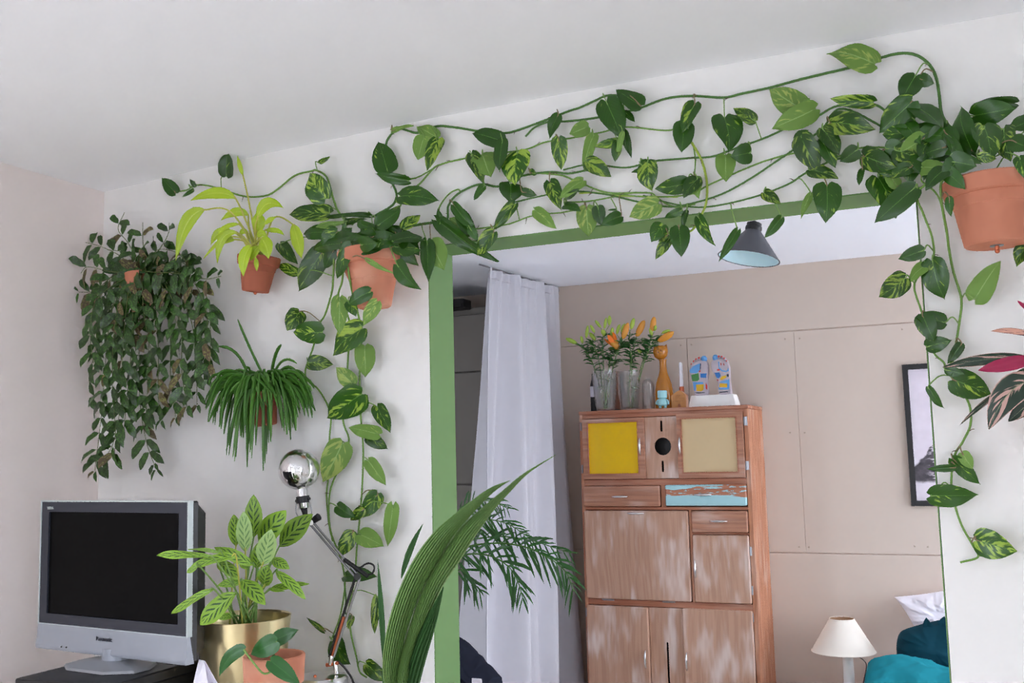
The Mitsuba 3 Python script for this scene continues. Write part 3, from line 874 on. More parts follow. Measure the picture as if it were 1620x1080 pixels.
# candle
kx, KY = qx(952, 3.13), 3.13
cs = thing('candlestick', 'copper candlestick behind the toy house', 'candlestick')
kz = lambda y: qpt(950, y, KY)[2] - ZT  # noqa: E731
add(cs + '__cup', frame_to(lathe([(0.0004, 0), (0.03, 0), (0.03, 0.004), (0.008, 0.01), (0.006, kz(690)), (18 * sc_q, kz(680)), (18 * sc_q, kz(626)), (12 * sc_q, kz(626)), (12 * sc_q, kz(640)), (0.0004, kz(640))], 28), [kx, KY, ZT], (0, 0, 1)), 'mat_copper', 30)
cd = thing('candle', 'slim white candle standing in the copper candlestick', 'candle')
add(cd + '__wax', frame_to(lathe([(0.0004, kz(640)), (11.5 * sc_q, kz(640)), (13.5 * sc_q, kz(620)), (13 * sc_q, kz(448)), (8 * sc_q, kz(444)), (0.0004, kz(445))], 24), [kx, KY, ZT], (0, 0, 1)), 'mat_candle', 30)
add(cd + '__wick', tube([[kx, KY, ZT + kz(447)], [kx + .001, KY, ZT + kz(436)]], 0.0012, 6), 'mat_paper')
# dark bottles behind the vases
b1 = thing('dark_bottle', 'dark bottle with a white label at the cabinet\'s left end', 'bottle')
BY = 3.2
bx = qx(284, BY)
bz = lambda y: qpt(284, y, BY)[2] - ZT  # noqa: E731
add(b1 + '__body', frame_to(lathe([(0.0004, 0), (23 * sc_q, 0), (24 * sc_q, .01), (24 * sc_q, bz(620)), (15 * sc_q, bz(585)), (10 * sc_q, bz(565)), (10 * sc_q, bz(532)), (0.0004, bz(530))], 30), [bx, BY, ZT], (0, 0, 1)), 'mat_black_gloss', 30)
add(b1 + '__paper_label', frame_to(lathe([(24.6 * sc_q, bz(705)), (24.6 * sc_q, bz(625))], 30), [bx, BY, ZT], (0, 0, 1)), 'mat_paper', True)
b2 = thing('amber_bottle', 'thin brown glass bottle standing between the two vases', 'bottle')
bx = qx(462, 3.2)
bz = lambda y: qpt(465, y, BY)[2] - ZT  # noqa: E731
add(b2 + '__body', frame_to(lathe([(0.0004, 0), (20 * sc_q, 0), (21 * sc_q, .01), (20 * sc_q, bz(740)), (10 * sc_q, bz(690)), (8 * sc_q, bz(520)), (9 * sc_q, bz(512)), (0.0004, bz(510))], 26), [bx, BY, ZT], (0, 0, 1)), 'mat_amber_dark', 30)
add(b2 + '__foot', frame_to(lathe([(0.0004, 0), (26 * sc_q, 0), (26 * sc_q, .012), (21 * sc_q, .016), (0.0004, .016)], 26), [bx, BY, ZT], (0, 0, 1)), 'mat_black', 30)
# reflexology feet
FYY = 3.10
sT = mpp(1130, 600, FYY) / REG['T'][2]


def tpt(x, y, Y=FYY):
    p = at(*rp('T', x, y), Y)
    return p[0], p[2]


fb = thing('foot_model', 'painted pair of reflexology feet on a white stand', 'foot model')
zb0 = ZT
x0, x1 = tpt(130, 950)[0], tpt(965, 950)[0]
t0, t1 = tpt(165, 820)[0], tpt(880, 820)[0]
zt_ = tpt(520, 805)[1]
add(fb + '__stand', trimesh.convex.convex_hull(np.array([[x0, FYY - .045, zb0], [x1 - .01, FYY - .045, zb0], [x0 + .005, FYY + .05, zb0], [x1, FYY + .05, zb0], [t0, FYY - .032, zt_ - .003], [t1, FYY - .032, zt_ - .003], [t0, FYY + .04, zt_ - .003],
                                                        [t1 + .008, FYY + .04, zt_ - .003], [t0 + .006, FYY - .026, zt_], [t1 - .006, FYY - .026, zt_], [t0 + .006, FYY + .034, zt_], [t1, FYY + .034, zt_]])), 'mat_white_paint')
OUTL = [[(330, 870), (240, 845), (212, 770), (190, 640), (155, 520), (130, 420), (140, 340), (180, 280), (250, 240), (330, 215), (420, 235), (445, 320), (445, 440), (430, 560), (440, 680), (445, 780), (410, 845)],
        [(720, 842), (650, 815), (622, 740), (615, 620), (575, 500), (515, 400), (498, 310), (515, 230), (580, 200), (680, 200), (770, 250), (805, 330), (812, 440), (815, 560), (832, 680), (840, 770), (800, 830)]]
TOES = [[(375, 195, 52, 'mat_foot_blue'), (297, 190, 30, 'mat_foot_red'), (246, 208, 26, 'mat_foot_red'), (205, 245, 24, 'mat_foot_red'), (168, 290, 20, 'mat_foot_red')],
        [(568, 175, 50, 'mat_foot_blue'), (632, 165, 30, 'mat_foot_red'), (685, 168, 28, 'mat_foot_red'), (728, 195, 25, 'mat_foot_red'), (768, 235, 20, 'mat_foot_red')]]
ZON = [[('mat_foot_blue', [(195, 320), (320, 270), (312, 390), (260, 440), (150, 435), (140, 390)]), ('mat_foot_green', [(165, 470), (290, 435), (305, 540), (270, 575), (190, 575)]), ('mat_foot_deep_blue', [(325, 445), (430, 440), (420, 520), (325, 515)]),
        ('mat_foot_blue', [(195, 590), (370, 590), (370, 620), (250, 630), (240, 740), (218, 735)]), ('mat_foot_yellow', [(250, 635), (380, 630), (380, 720), (340, 745), (262, 742)]), ('mat_foot_red', [(412, 610), (440, 640), (440, 715), (415, 700)]),
        ('mat_foot_dark', [(230, 765), (395, 760), (400, 772), (280, 785)]), ('mat_foot_red', [(295, 395), (325, 390), (330, 415), (305, 425)]), ('mat_foot_dark', [(322, 270), (335, 270), (330, 360), (316, 385)])],
       [('mat_foot_deep_blue', [(565, 430), (650, 425), (672, 480), (640, 525), (600, 515)]), ('mat_foot_yellow', [(655, 545), (690, 490), (760, 475), (765, 510), (690, 555)]), ('mat_foot_blue', [(640, 600), (680, 575), (815, 540), (815, 715), (640, 715), (640, 690), (780, 685), (780, 610)]),
        ('mat_foot_yellow', [(650, 612), (778, 620), (778, 675), (648, 672)]), ('mat_foot_dark', [(640, 755), (790, 745), (795, 758), (650, 772)]), ('mat_foot_red', [(605, 370), (650, 368), (655, 392), (610, 398)]), ('mat_foot_dark', [(765, 460), (800, 450), (805, 495), (780, 500)]),
        ('mat_foot_blue', [(625, 250), (640, 240), (650, 340), (700, 390), (770, 400), (800, 350), (806, 400), (760, 420), (690, 408), (640, 365)]), ('mat_foot_red', [(665, 265), (680, 262), (682, 300), (668, 302)]), ('mat_foot_red', [(712, 270), (728, 270), (730, 305), (715, 307)]),
        ('mat_foot_red', [(602, 545), (630, 545), (632, 568), (610, 570)])]]
import manifold3d as m3
for i in range(2):
    pts = spline([tpt(*q) for q in OUTL[i] + OUTL[i][:1]], 5)[:-1]
    cs_ = m3.CrossSection([[(float(a), float(b)) for a, b in (pts if Polygon(pts).exterior.is_ccw else pts[::-1])]])
    slabs = []
    for off, y0_ in ((-0.008, 0.0), (-0.004, 0.002), (-0.001, 0.006), (0.0, 0.012), (0.0, 0.03), (-0.005, 0.045)):
        slabs.append((cs_.offset(off, m3.JoinType.Round), y0_))
    sole = None
    for (c_, y0_), y1_ in zip(slabs, [0.003, 0.007, 0.013, 0.031, 0.046, 0.052]):
        e = c_.extrude(y1_ - y0_).translate((0, 0, y0_))
        sole = e if sole is None else sole + e
    mm = sole.to_mesh()
    v = np.array(mm.vert_properties[:, :3])
    m = trimesh.Trimesh(np.stack([v[:, 0], FYY - .03 + v[:, 2], v[:, 1]], 1), np.array(mm.tri_verts))
    m.fix_normals()
    f = add(fb + '__foot', m, 'mat_foot_skin', 30)
    for x, y, r, mt in TOES[i]:
        c = tpt(x, y)
        s = sphere([0, 0, 0], 1, 3)
        s.apply_scale([r * sT, 0.02, r * sT * 1.15])
        s.apply_translation([c[0], FYY - .012, c[1]])
        add(f + '__toe', s, 'mat_foot_blue' if 'blue' in mt else 'mat_foot_skin', True)
        if 'red' in mt:
            s = sphere([0, 0, 0], 1, 2)
            s.apply_scale([r * sT * .62, 0.012, r * sT * .7])
            s.apply_translation([c[0], FYY - .024, c[1] + r * sT * .3])
            add(f + '__toe_mark', s, mt, True)
    for mt, poly in ZON[i]:
        add(f + '__zone', prism([tpt(*q) for q in poly], FYY - .0312, FYY - .026), mt)

# ------------------------------------------------------------------ framed picture on the back wall
pf = thing('picture_frame', 'black framed abstract print on the beige bedroom wall', 'picture')
px0, pz1 = at(1427, 577, WB)[0], at(1430, 577, WB)[2]
pz0 = at(1440, 800, WB)[2]
px1 = px0 + 0.6
fw = 0.03
add(pf + '__frame', holed(px0, px1, pz0, pz1, WB - 0.025, WB, [[[px0 + fw, pz0 + fw], [px1 - fw, pz0 + fw], [px1 - fw, pz1 - fw], [px0 + fw, pz1 - fw]]]), 'mat_black')


def fn_print(p, n, uv):
    x, z = (p.x - px0) / 0.6, (p.z - pz0) / (pz1 - pz0)
    e = fbm(p.x * 14, 0.5, p.z * 14, 4)
    ridge = 0.33 + 0.75 * (x - 0.1) + 0.35 * smoothstep(0.22, 0.5, x) * smoothstep(0.1, 0.3, x)
    k = smoothstep(0.0, 0.02, ridge - z + (e - 0.5) * 0.12) * smoothstep(-0.015, 0.02, z - 0.165 + (e - 0.5) * 0.08)
    k = k * (1 - 0.85 * smoothstep(0.56, 0.66, fbm(p.x * 25, 2.0, p.z * 60, 3)) * smoothstep(0.13, 0.25, x))
    dark = mix(lin(40, 36, 42), lin(92, 84, 92), fbm(p.x * 40, 1, p.z * 40, 3))
    return mix(mix(lin(226, 216, 226), lin(206, 196, 206), e), dark, k)


mat('mat_print', proc(fn_print), 0.35, 0.4)
add(pf + '__print', rbox(px0 + fw - .002, px1 - fw + .002, WB - 0.010, WB - 0.006, pz0 + fw - .002, pz1 - fw + .002, 0.0005), 'mat_print', label='white print with a dark hill shape')

# ------------------------------------------------------------------ pendant lamp in the bedroom
PY = 1.3
pl = thing('pendant_lamp', 'dark grey cone pendant lamp hanging from the bedroom ceiling', 'pendant lamp')
ap = at(*rp('N', 348, 165), PY)
el, er = at(*rp('N', 142, 327), PY), at(*rp('N', 515, 357), PY)
bc = (el + er) / 2
axis = n_(ap - bc + np.array([0.0, 0.0, 0.0]))
R = np.linalg.norm(er - el) / 2
ax = n_(np.cross(n_(er - el), [0, 1, 0]))
ax = ax if ax[2] > 0 else -ax
ax = n_(ax + np.array([0, 0.11, 0]))
H_ = (ap - bc).dot(ax)
outer = lathe([(R, 0), (0.030, H_), (0.024, H_ + 0.006)], 64)
inner = lathe([(R - .0035, 0.0), (0.0265, H_ - .001)], 64)
inner.faces = inner.faces[:, ::-1]
rim = lathe([(R, 0), (R + .0008, -.002), (R - .0035, -.0022), (R - .0035, 0)], 64)
add(pl + '__shade', frame_to(outer, bc, ax), 'mat_lamp_grey', True)
add(pl + '__lining', frame_to(inner, bc, ax), 'mat_lamp_blue', True, label='pale blue enamel inside')
add(pl + '__rim', frame_to(rim, bc, ax), 'mat_lamp_grey', 30)
add(pl + '__cap', frame_to(lathe([(.031, H_ - .004), (.034, H_ + .003), (.034, H_ + .014), (.03, H_ + .018), (.03, H_ + .03), (.012, H_ + .038), (.0004, H_ + .038)], 32), bc, ax), 'mat_black', 30)
top = bc + ax * (H_ + .036)
add(pl + '__cord', tube([top, [top[0], top[1], CZ - .0005]], .003, 8), 'mat_steel', True)
add(pl + '__bulb', frame_to(lathe([(.0004, H_ * .35), (.02, H_ * .38), (.028, H_ * .55), (.022, H_ * .75), (.014, H_ * .95), (.0004, H_ * .95)], 24), bc, ax), 'mat_white_paint', True)

# ------------------------------------------------------------------ bedside lamp, bed
TY = 3.12
tl = thing('table_lamp', 'small table lamp with a cream cone shade beside the bed', 'lamp')
c0, c1 = at(*rp('O', 432, 748), TY), at(*rp('O', 408, 452), TY)
R0, R1 = 282 / REG['O'][2] * mpp(1330, 1000, TY), 109 / REG['O'][2] * mpp(1330, 1000, TY)
hh = c1[2] - c0[2]
add(tl + '__shade', frame_to(lathe([(R0, 0), (R1, hh)], 64), [c0[0], TY, c0[2]], (0, 0, 1)), 'mat_shade', True)
li = lathe([(R0 - .003, 0), (R1 - .003, hh)], 64)
li.faces = li.faces[:, ::-1]
add(tl + '__shade_lining', frame_to(li, [c0[0], TY, c0[2]], (0, 0, 1)), 'mat_shade_inside', True)
for zz_, rr in ((0, R0), (hh, R1)):
    add(tl + '__shade_ring', tube([[c0[0] + rr * math.cos(a), TY + rr * math.sin(a), c0[2] + zz_] for a in np.linspace(0, 2 * math.pi, 65)], .0022, 6, False), 'mat_shade', True)
NZ = 0.16
add(tl + '__stem', frame_to(lathe([(.0004, NZ + .001), (.055, NZ + .001), (.055, NZ + .014), (.04, NZ + .02), (.03, NZ + .05), (.028, c0[2] - .03), (.02, c0[2] + .02), (.014, c0[2] + .06), (.0004, c0[2] + .06)], 32), [c0[0] + .02, TY, 0], (0, 0, 1)), 'mat_white_paint', 30)
add(tl + '__cord', tube(spline([at(*rp('O', 580, 810), TY + .05), at(*rp('O', 620, 840), TY + .05), at(*rp('O', 640, 900), TY + .08), [c0[0] + .07, TY + .1, NZ + .01]], 8), .0025, 6), 'mat_black', True)
ns_ = thing('nightstand', 'low white bedside table under the cream shaded lamp', 'table')
add(ns_ + '__top', rbox(c0[0] - .28, c0[0] + .1, TY - .2, WB - .01, NZ - .025, NZ, .004), 'mat_white_paint')
for sx in (-.26, .05):
    for sy in (TY - .18, WB - .05):
        add(ns_ + '__leg', rbox(c0[0] + sx, c0[0] + sx + .03, sy, sy + .03, 0, NZ - .025, .003), 'mat_white_paint')


def pillow(corners, Y, lean, T, m, name, lab, seed=0, wr=.012, rnd=0.0):
    """Pillow case between four pixel corners (O region: top left, top right, bottom right, bottom left) at depth Y, leaning back at the top."""
    c = [at(*rp('O', *q), Y + lean * k) for q, k in zip(corners, (1, 1, 0, 0))]
    nu_, nv_ = 44, 36
    V, F = [], []
    for side in (-1, 1):
        for i in range(nu_ + 1):
            for j in range(nv_ + 1):
                u, w = i / nu_, j / nv_
                du, dw = (2 * u - 1), (2 * w - 1)
                uu = .5 + .5 * du * (1 - .07 * (1 - dw * dw))
                ww = .5 + .5 * dw * (1 - .07 * (1 - du * du))
                k_ = 1 - rnd * (du * dw) ** 2
                uu, ww = .5 + (uu - .5) * k_, .5 + (ww - .5) * k_
                p = (c[0] * (1 - uu) + c[1] * uu) * (1 - ww) + (c[3] * (1 - uu) + c[2] * uu) * ww
                t = T * (max(0, 1 - abs(du) ** 3) ** .6) * (max(0, 1 - abs(dw) ** 3) ** .6)
                q = np.array([[u * 5 + seed, w * 5, side * 3.0]])
                rad = math.atan2(dw, du) * 4 + seed
                nz_ = (meshkit.fbm(q, 4, seed)[0] - .5) * 2 + .7 * (meshkit.noise(np.array([[rad * 2.2, seed * 1.0, side]]), seed + 3)[0] - .5) * min(1, abs(du) + abs(dw))
                V.append(p + np.array([0, side * t, 0]) + np.array([0, side * wr * nz_ * min(1, t / T * 2.5), 0]))
        o = 0 if side < 0 else (nu_ + 1) * (nv_ + 1)
        for i in range(nu_):
            for j in range(nv_):
                a_ = o + i * (nv_ + 1) + j
                f = [[a_, a_ + 1, a_ + nv_ + 2], [a_, a_ + nv_ + 2, a_ + nv_ + 1]]
                F += f if side < 0 else [g[::-1] for g in f]
    me = trimesh.Trimesh(V, F, process=False)
    me.merge_vertices(digits_vertex=6)
    me.fix_normals()
    k = thing(name, lab, 'pillow')
    add(k + '__cover', me, m, True)
    return k


BX0 = at(*rp('O', 640, 1000), 2.8)[0]
bd = thing('bed', 'low bed frame and mattress under the teal bedding', 'bed')
add(bd + '__frame', rbox(BX0 + .02, 1.6, 1.9, WB - .02, 0.02, 0.16, .01), 'mat_panel_wood')
add(bd + '__mattress', rbox(BX0 + .03, 1.58, 1.92, WB - .03, 0.16, 0.30, .03), 'mat_linen')
pillow([(895, 255), (1560, 150), (1560, 700), (1120, 610)], 3.17, .10, .085, 'mat_linen', 'pillow', 'white crumpled pillow leaning on the beige wall', 1, .035)
pk = pillow([(890, 545), (1620, 375), (1620, 980), (890, 900)], 2.98, .06, .09, 'mat_dark_teal', 'cushion', 'dark teal pillow in front of the white pillow', 3, .014, .2)
for i, (x, y) in enumerate(((1215, 455), (1340, 440))):       # folded flange corners of the pillow case
    p = at(*rp('O', x, y + 120), 2.99)
    q = at(*rp('O', x - 25 + 40 * i, y - 12), 3.0)
    me, uv = leaf(p, q, .05, (-.3, -1, .3), LANCE, 0, .5, .1, .05, rng=rg)
    add(pk + '__flange', me, 'mat_dark_teal', True)
# duvet
nu, nw = 70, 70
V = []
bxm = at(*rp('O', 860, 800), 2.75)
for i in range(nu + 1):
    for j in range(nw + 1):
        u, w = i / nu, j / nw
        x = BX0 - .02 + u * 1.25
        y = 2.0 + w * 1.0
        z = .33 + (bxm[2] - .33) * math.exp(-((x - bxm[0] - .02) / .27) ** 2) * math.exp(-((y - 2.75) / .22) ** 2) + .07 * math.exp(-((x - bxm[0] - .45) / .3) ** 2) * math.exp(-((y - 2.6) / .3) ** 2)
        z -= .25 * max(0, (.035 - u) / .035) ** 2
        V.append([x, y, z])
V = np.array(V)
nn = meshkit.fbm(V * [9, 9, 9], 4, 3) - .5
n3 = np.abs(meshkit.fbm(V * [5, 11, 5] + 4, 3, 8) - .5)
V[:, 2] += nn * .05 - n3 * .10
V[:, 1] += (meshkit.fbm(V * 7 + 9, 3, 4) - .5) * .04
F = []
m_ = nw + 1
for i in range(nu):
    for j in range(nw):
        q = i * m_ + j
        F += [[q, q + m_, q + m_ + 1], [q, q + m_ + 1, q + 1]]
dm = trimesh.Trimesh(V, F, process=False)
lo = dm.copy()
lo.vertices = lo.vertices - [0, 0, .02]
lo.faces = lo.faces[:, ::-1]
dv = thing('duvet', 'crumpled bright teal duvet heaped on the bed', 'duvet')
add(dv + '__cover', cat_([dm, lo]), 'mat_teal', True)

# ------------------------------------------------------------------ dark bag at the curtain's foot
bgY = 1.0
bp = [at(x, y + 4, bgY + .26) for x, y in ((700, 985), (735, 1017), (775, 1052), (790, 1066), (796, 1120))]
xl_ = bp[0][0] - .12
bag = thing('black_bag', 'black fabric bag on the floor behind the green jamb', 'bag')
out = [(xl_, 0.02), (xl_, bp[0][2] - .04)] + [(p[0], p[2]) for p in bp] + [(bp[-1][0] + .02, .02)]
from shapely.geometry import LineString
Pl = Polygon(out)
bm = trimesh.creation.extrude_polygon(Pl, .3, engine='earcut')
bm = bm.subdivide_to_size(.03)
v = bm.vertices
v = np.stack([v[:, 0], bgY + .3 - v[:, 2], v[:, 1]], 1)
nb = np.stack([meshkit.fbm(v * 9 + s, 3, s) - .5 for s in (1, 2, 3)], 1)
bm.vertices = v + nb * [.04, .12, .06] * np.clip(v[:, 2:3] / .15, 0, 1)
bm.fix_normals()
add(bag + '__body', bm, 'mat_navy', True)
a, b = at(747, 1072, bgY - .04), at(763, 1090, bgY - .04)
add(bag + '__paper_label', rbox(a[0], b[0], bgY - .045, bgY - .041, b[2], a[2], .001), 'mat_paper', label='white tag')

# ------------------------------------------------------------------ areca palm in the bedroom
apalm = thing('areca_palm', 'feathery areca palm behind the green jamb in front of the curtain', 'potted palm')
rg = random.Random(11)
AY = 0.75


def apt(x, y, d=0.0):
    return at(*rp('R', x, y), AY + d)


root = apt(60, 900)
root = np.array([root[0], AY, 0.42])
FR = [([(60, 620), (155, 385), (330, 335), (500, 352), (620, 405), (720, 480), (770, 590)], -.02, 19, 125), ([(60, 620), (150, 420), (290, 395), (410, 450), (470, 540), (500, 640)], -.10, 14, 130),
      ([(60, 500), (130, 200), (230, 110), (330, 112), (420, 150)], .12, 15, 90), ([(60, 560), (140, 300), (260, 215), (400, 225), (540, 310)], .05, 18, 100), ([(60, 640), (150, 480), (210, 520), (270, 590)], -.05, 9, 100),
      ([(60, 600), (150, 360), (330, 300), (520, 315), (640, 350), (760, 390)], .10, 15, 100)]
for pts, dep, n, LL in FR:
    P3 = [root + [0, 0, .02]] + [apt(x, y, dep * (i / len(pts)) * 2) for i, (x, y) in enumerate(pts)]
    sp = spline(P3, 10)
    fr = key(apalm + '__frond')
    add(fr + '__rachis', tube(sp, np.linspace(.005, .0014, len(sp)), 6), 'mat_vine_dark', True)
    i0 = 18
    for k in range(n):
        f = i0 + (len(sp) - 1 - i0) * (k + .5) / n
        i = int(f)
        p = sp[i] + (sp[min(i + 1, len(sp) - 1)] - sp[i]) * (f - i)
        tg = n_(sp[min(i + 1, len(sp) - 1)] - sp[i - 1])
        for s in (-1, 1):
            side = n_(np.cross(tg, [0, -1, 0.15])) * s
            tt = k / n
            d = n_(tg * (0.55 + .5 * tt + rg.uniform(-.25, .3)) + side * rg.uniform(.5, .85) + np.array([0, rg.uniform(-.6, .4), -.12 + rg.uniform(-.15, .1)]))
            L = LL / REG['R'][2] * mpp(780, 860, AY) * (.75 + .5 * math.sin(math.pi * min(1, tt + .15))) * rg.uniform(.7, 1.25)
            tip = p + d * L + np.array([0, 0, -.30 * L])
            me, uv = leaf(p, tip, L * rg.uniform(.11, .15), n_(np.array([0, -1, .5]) + side * .2), LANCE, 0, .5, 0, 0, ctrl=p + d * L * .55, rng=rg, nt=7, ns=2)
            add(fr + '__leaflet', me, 'mat_palm_leaf', True, uv)
add(apalm + '__stem', tube([root, root + [0, 0, .1]], .02, 10), 'mat_vine_dark', True)


def pot_mesh(R, rb, h, rim=0.26, wall=0.08):
    rz = h * (1 - rim)
    rr = R - (R - rb) * rim * 1.0
    bo = rb + (rr * .97 - rb)
    ch = R * .03
    return lathe([(.0005, 0), (rb - ch, 0), (rb, ch), (bo * .93, rz - h * .02), (bo * .93 + ch * .4, rz - h * .012), (R * .955 - ch, rz), (R * .955, rz + ch), (R, h - ch * 1.2), (R - ch, h), (R - R * wall, h), (R - R * wall - ch, h - ch), (R * .86, rz), (rb * .85, h * .08), (.0005, h * .07)], 64)


pm = pot_mesh(.15, .11, .3)
pm.apply_translation([root[0], root[1], .005])
add(apalm + '__pot', pm, 'mat_terracotta_red', 25)
add(apalm + '__soil', frame_to(lathe([(.0004, 0), (.135, -.004)], 32), [root[0], root[1], .28], (0, 0, 1)), 'mat_soil', True)
add(apalm + '__stem', tube([[root[0], root[1], .28], root], .022, 10), 'mat_vine_dark', True)

# ------------------------------------------------------------------ wall pots with plants
rg = random.Random(21)


def wall_pot(parent, top, bot, y, Rpx, rbpx, m='mat_terracotta', rim=.26):
    t, b = at(*top, y), at(*bot, y)
    s = mpp(*top, y)
    h = np.linalg.norm(t - b)
    add(parent + '__pot', frame_to(pot_mesh(Rpx * s, rbpx * s, h, rim), b, t - b), m, 25)
    add(parent + '__soil', frame_to(lathe([(.0004, 0), (Rpx * s * .87, -.003)], 32), t - n_(t - b) * h * .08, t - b), 'mat_soil', True)
    return t, b, n_(t - b), Rpx * s


# two pothos plants
LP = thing('pothos', 'variegated pothos in the terracotta wall pot left of the opening', 'potted plant', None)
RP = thing('pothos', 'variegated pothos in the large terracotta wall pot right of the opening', 'potted plant', None)
LTOP, RTOP = (587, 397), (1568, 284)
wall_pot(LP, LTOP, (592.5, 486), -.125, 54, 26.5)
tR, bR, aR, _ = wall_pot(RP, RTOP, (1577, 388), -.125, 74, 47)
hk = at(1578, 391, -.125)
add(RP + '__hook', cat_([tube([bR + aR * .01, bR - aR * .012], .005, 10), sphere(bR - aR * .014, .006, 2)]), 'mat_copper', True)
add(RP + '__hook_washer', frame_to(lathe([(.0004, -.002), (.016, -.002), (.016, .001)], 24), bR, aR), 'mat_steel', True)


def bulge(px, py, front):
    a = math.exp(-(((px - LTOP[0]) / 75) ** 2 + ((py - LTOP[1] - 20) / 75) ** 2))
    b = math.exp(-(((px - RTOP[0]) / 105) ** 2 + ((py - RTOP[1]) / 95) ** 2))
    return front * max(a, b)


VINES = [  # plant, region, material, radius (m), points
    (0, 'A', 'mat_vine_dark', .0034, [(0, 760), (120, 690), (152, 640), (150, 590), (100, 470), (85, 290), (130, 205), (155, 172), (220, 190), (300, 208), (420, 165), (520, 170), (650, 190), (760, 210), (850, 210), (930, 198), (1120, 130), (1288, 65), (1360, 42), (1470, -8), (1530, -35), (1600, -38), (1650, -20)]),
    (1, 'D', 'mat_vine_dark', .0034, [(890, 610), (800, 560), (720, 460), (682, 400), (670, 310), (655, 230), (620, 170), (560, 132), (480, 128), (370, 158), (270, 190), (60, 240), (-90, 280), (-220, 308), (-300, 325), (-440, 318), (-560, 330), (-700, 380), (-880, 417), (-1010, 432), (-1080, 432), (-1150, 460), (-1190, 500)]),
    (0, 'A', 'mat_vine', .0026, [(180, 690), (215, 600), (300, 550), (400, 440), (470, 408), (540, 390), (640, 370), (800, 345), (1000, 318), (1130, 270), (1288, 245), (1500, 205), (1660, 170), (1900, 192), (1990, 185)]),
    (0, 'A', 'mat_vine', .0022, [(220, 515), (300, 497), (400, 440)]),
    (0, 'A', 'mat_vine_dark', .0032, [(250, 820), (410, 795), (440, 780), (490, 770), (495, 690), (545, 620), (640, 565), (720, 545), (830, 560), (950, 500), (1070, 475), (1180, 465), (1288, 475), (1400, 455), (1500, 445)]),
    (0, 'A', 'mat_vine', .0024, [(430, 760), (440, 690), (500, 610), (560, 580), (575, 600)]),
    (0, 'A', 'mat_vine', .0022, [(410, 800), (560, 850), (670, 840), (780, 825), (900, 805), (1060, 750), (1250, 730), (1450, 690)]),
    (0, 'F', 'mat_vine_dark', .0030, [(610, 560), (700, 585), (820, 530), (950, 480), (1080, 460)]),
    (1, 'D', 'mat_vine_dark', .0028, [(800, 580), (640, 480), (450, 395), (370, 355), (215, 362), (120, 410), (0, 455), (-110, 505), (-250, 555), (-350, 590), (-450, 597), (-620, 612), (-740, 640), (-900, 625), (-1020, 650)]),
    (1, 'D', 'mat_vine', .0024, [(810, 590), (600, 560), (330, 550), (215, 590), (160, 575), (50, 570), (-80, 600), (-190, 640), (-360, 715), (-450, 760), (-620, 772), (-800, 760)]),
    (1, 'D', 'mat_vine_dark', .0026, [(790, 600), (500, 500), (240, 375), (140, 470), (0, 570), (-60, 610), (-180, 690), (-310, 760), (-460, 805), (-560, 815), (-700, 790), (-830, 760), (-1000, 745), (-1130, 770), (-1260, 800)]),
    (1, 'D', 'mat_vine_dark', .0024, [(800, 610), (560, 560), (220, 600), (160, 620), (60, 670), (0, 710), (-110, 755), (-230, 790), (-360, 815), (-460, 815), (-600, 785), (-660, 765)]),
    (0, 'B', 'mat_vine', .0024, [(0, 552), (130, 565), (200, 590), (270, 620), (400, 665), (560, 665), (650, 668), (690, 700), (790, 748), (900, 730)]),
    (0, 'B', 'mat_vine', .0022, [(150, 720), (280, 715), (400, 695), (560, 662)]),
    (0, 'B', 'mat_vine_yellow', .0022, [(240, 668), (330, 665), (450, 682), (600, 686), (800, 690)]),
    (1, 'B', 'mat_vine_yellow', .0030, [(880, 380), (935, 480), (965, 600), (962, 720), (930, 800), (890, 870), (850, 890), (780, 900), (735, 888)]),
    (1, 'B', 'mat_vine', .0018, [(887, 385), (900, 480), (895, 575)]),
    (1, 'D', 'mat_vine', .0026, [(800, 640), (640, 700), (570, 760), (600, 850), (640, 960), (640, 1060), (560, 1160), (592, 1290), (640, 1460), (690, 1515), (705, 1550)]),
    (1, 'D', 'mat_vine', .0028, [(800, 640), (690, 690), (680, 780), (705, 930), (715, 1010), (735, 1110), (770, 1230), (762, 1330), (748, 1420), (735, 1500), (715, 1560), (800, 1690), (812, 1790), (778, 1870), (740, 1935), (725, 2060), (745, 2170), (775, 2255), (820, 2335), (845, 2390), (765, 2415)]),
    (1, 'D', 'mat_vine', .0020, [(590, 700), (660, 760), (690, 850), (700, 920)]),
    (0, 'F', 'mat_vine', .0028, [(500, 600), (440, 610), (412, 680), (405, 800), (395, 920), (350, 1070), (315, 1130), (270, 1290), (220, 1440), (240, 1505), (300, 1555), (355, 1640), (388, 1740), (380, 1870), (376, 2010), (370, 2150), (360, 2260), (375, 2440), (400, 2560)]),
    (0, 'G', 'mat_vine', .0028, [(290, -330), (400, -290), (410, -200), (400, -90), (380, 0), (440, 130), (435, 330), (425, 480), (405, 690), (438, 800), (430, 870), (390, 960), (340, 1075), (325, 1180), (335, 1330), (390, 1480), (415, 1600), (412, 1690), (385, 1830), (340, 1950)]),
    (0, 'G', 'mat_vine', .0028, [(330, -320), (420, -260), (440, -120), (470, 20), (490, 90), (507, 200), (500, 450), (505, 650), (520, 850), (518, 1000), (508, 1180), (485, 1420), (472, 1590), (440, 1780), (450, 1910), (480, 2040), (500, 2130), (540, 2165)]),
    (0, 'H', 'mat_vine_dark', .0024, [(318, 640), (325, 720), (322, 770), (345, 800)]),
    (0, 'I', 'mat_vine', .0030, [(1320, 560), (1230, 480), (1190, 380), (1150, 250), (1080, 205), (1050, 210), (940, 240), (840, 320), (770, 365), (680, 380), (590, 372), (490, 340), (380, 308), (290, 302), (230, 335), (165, 345)]),
]
vine_pts = {0: [], 1: []}
vine_px = {0: [], 1: []}
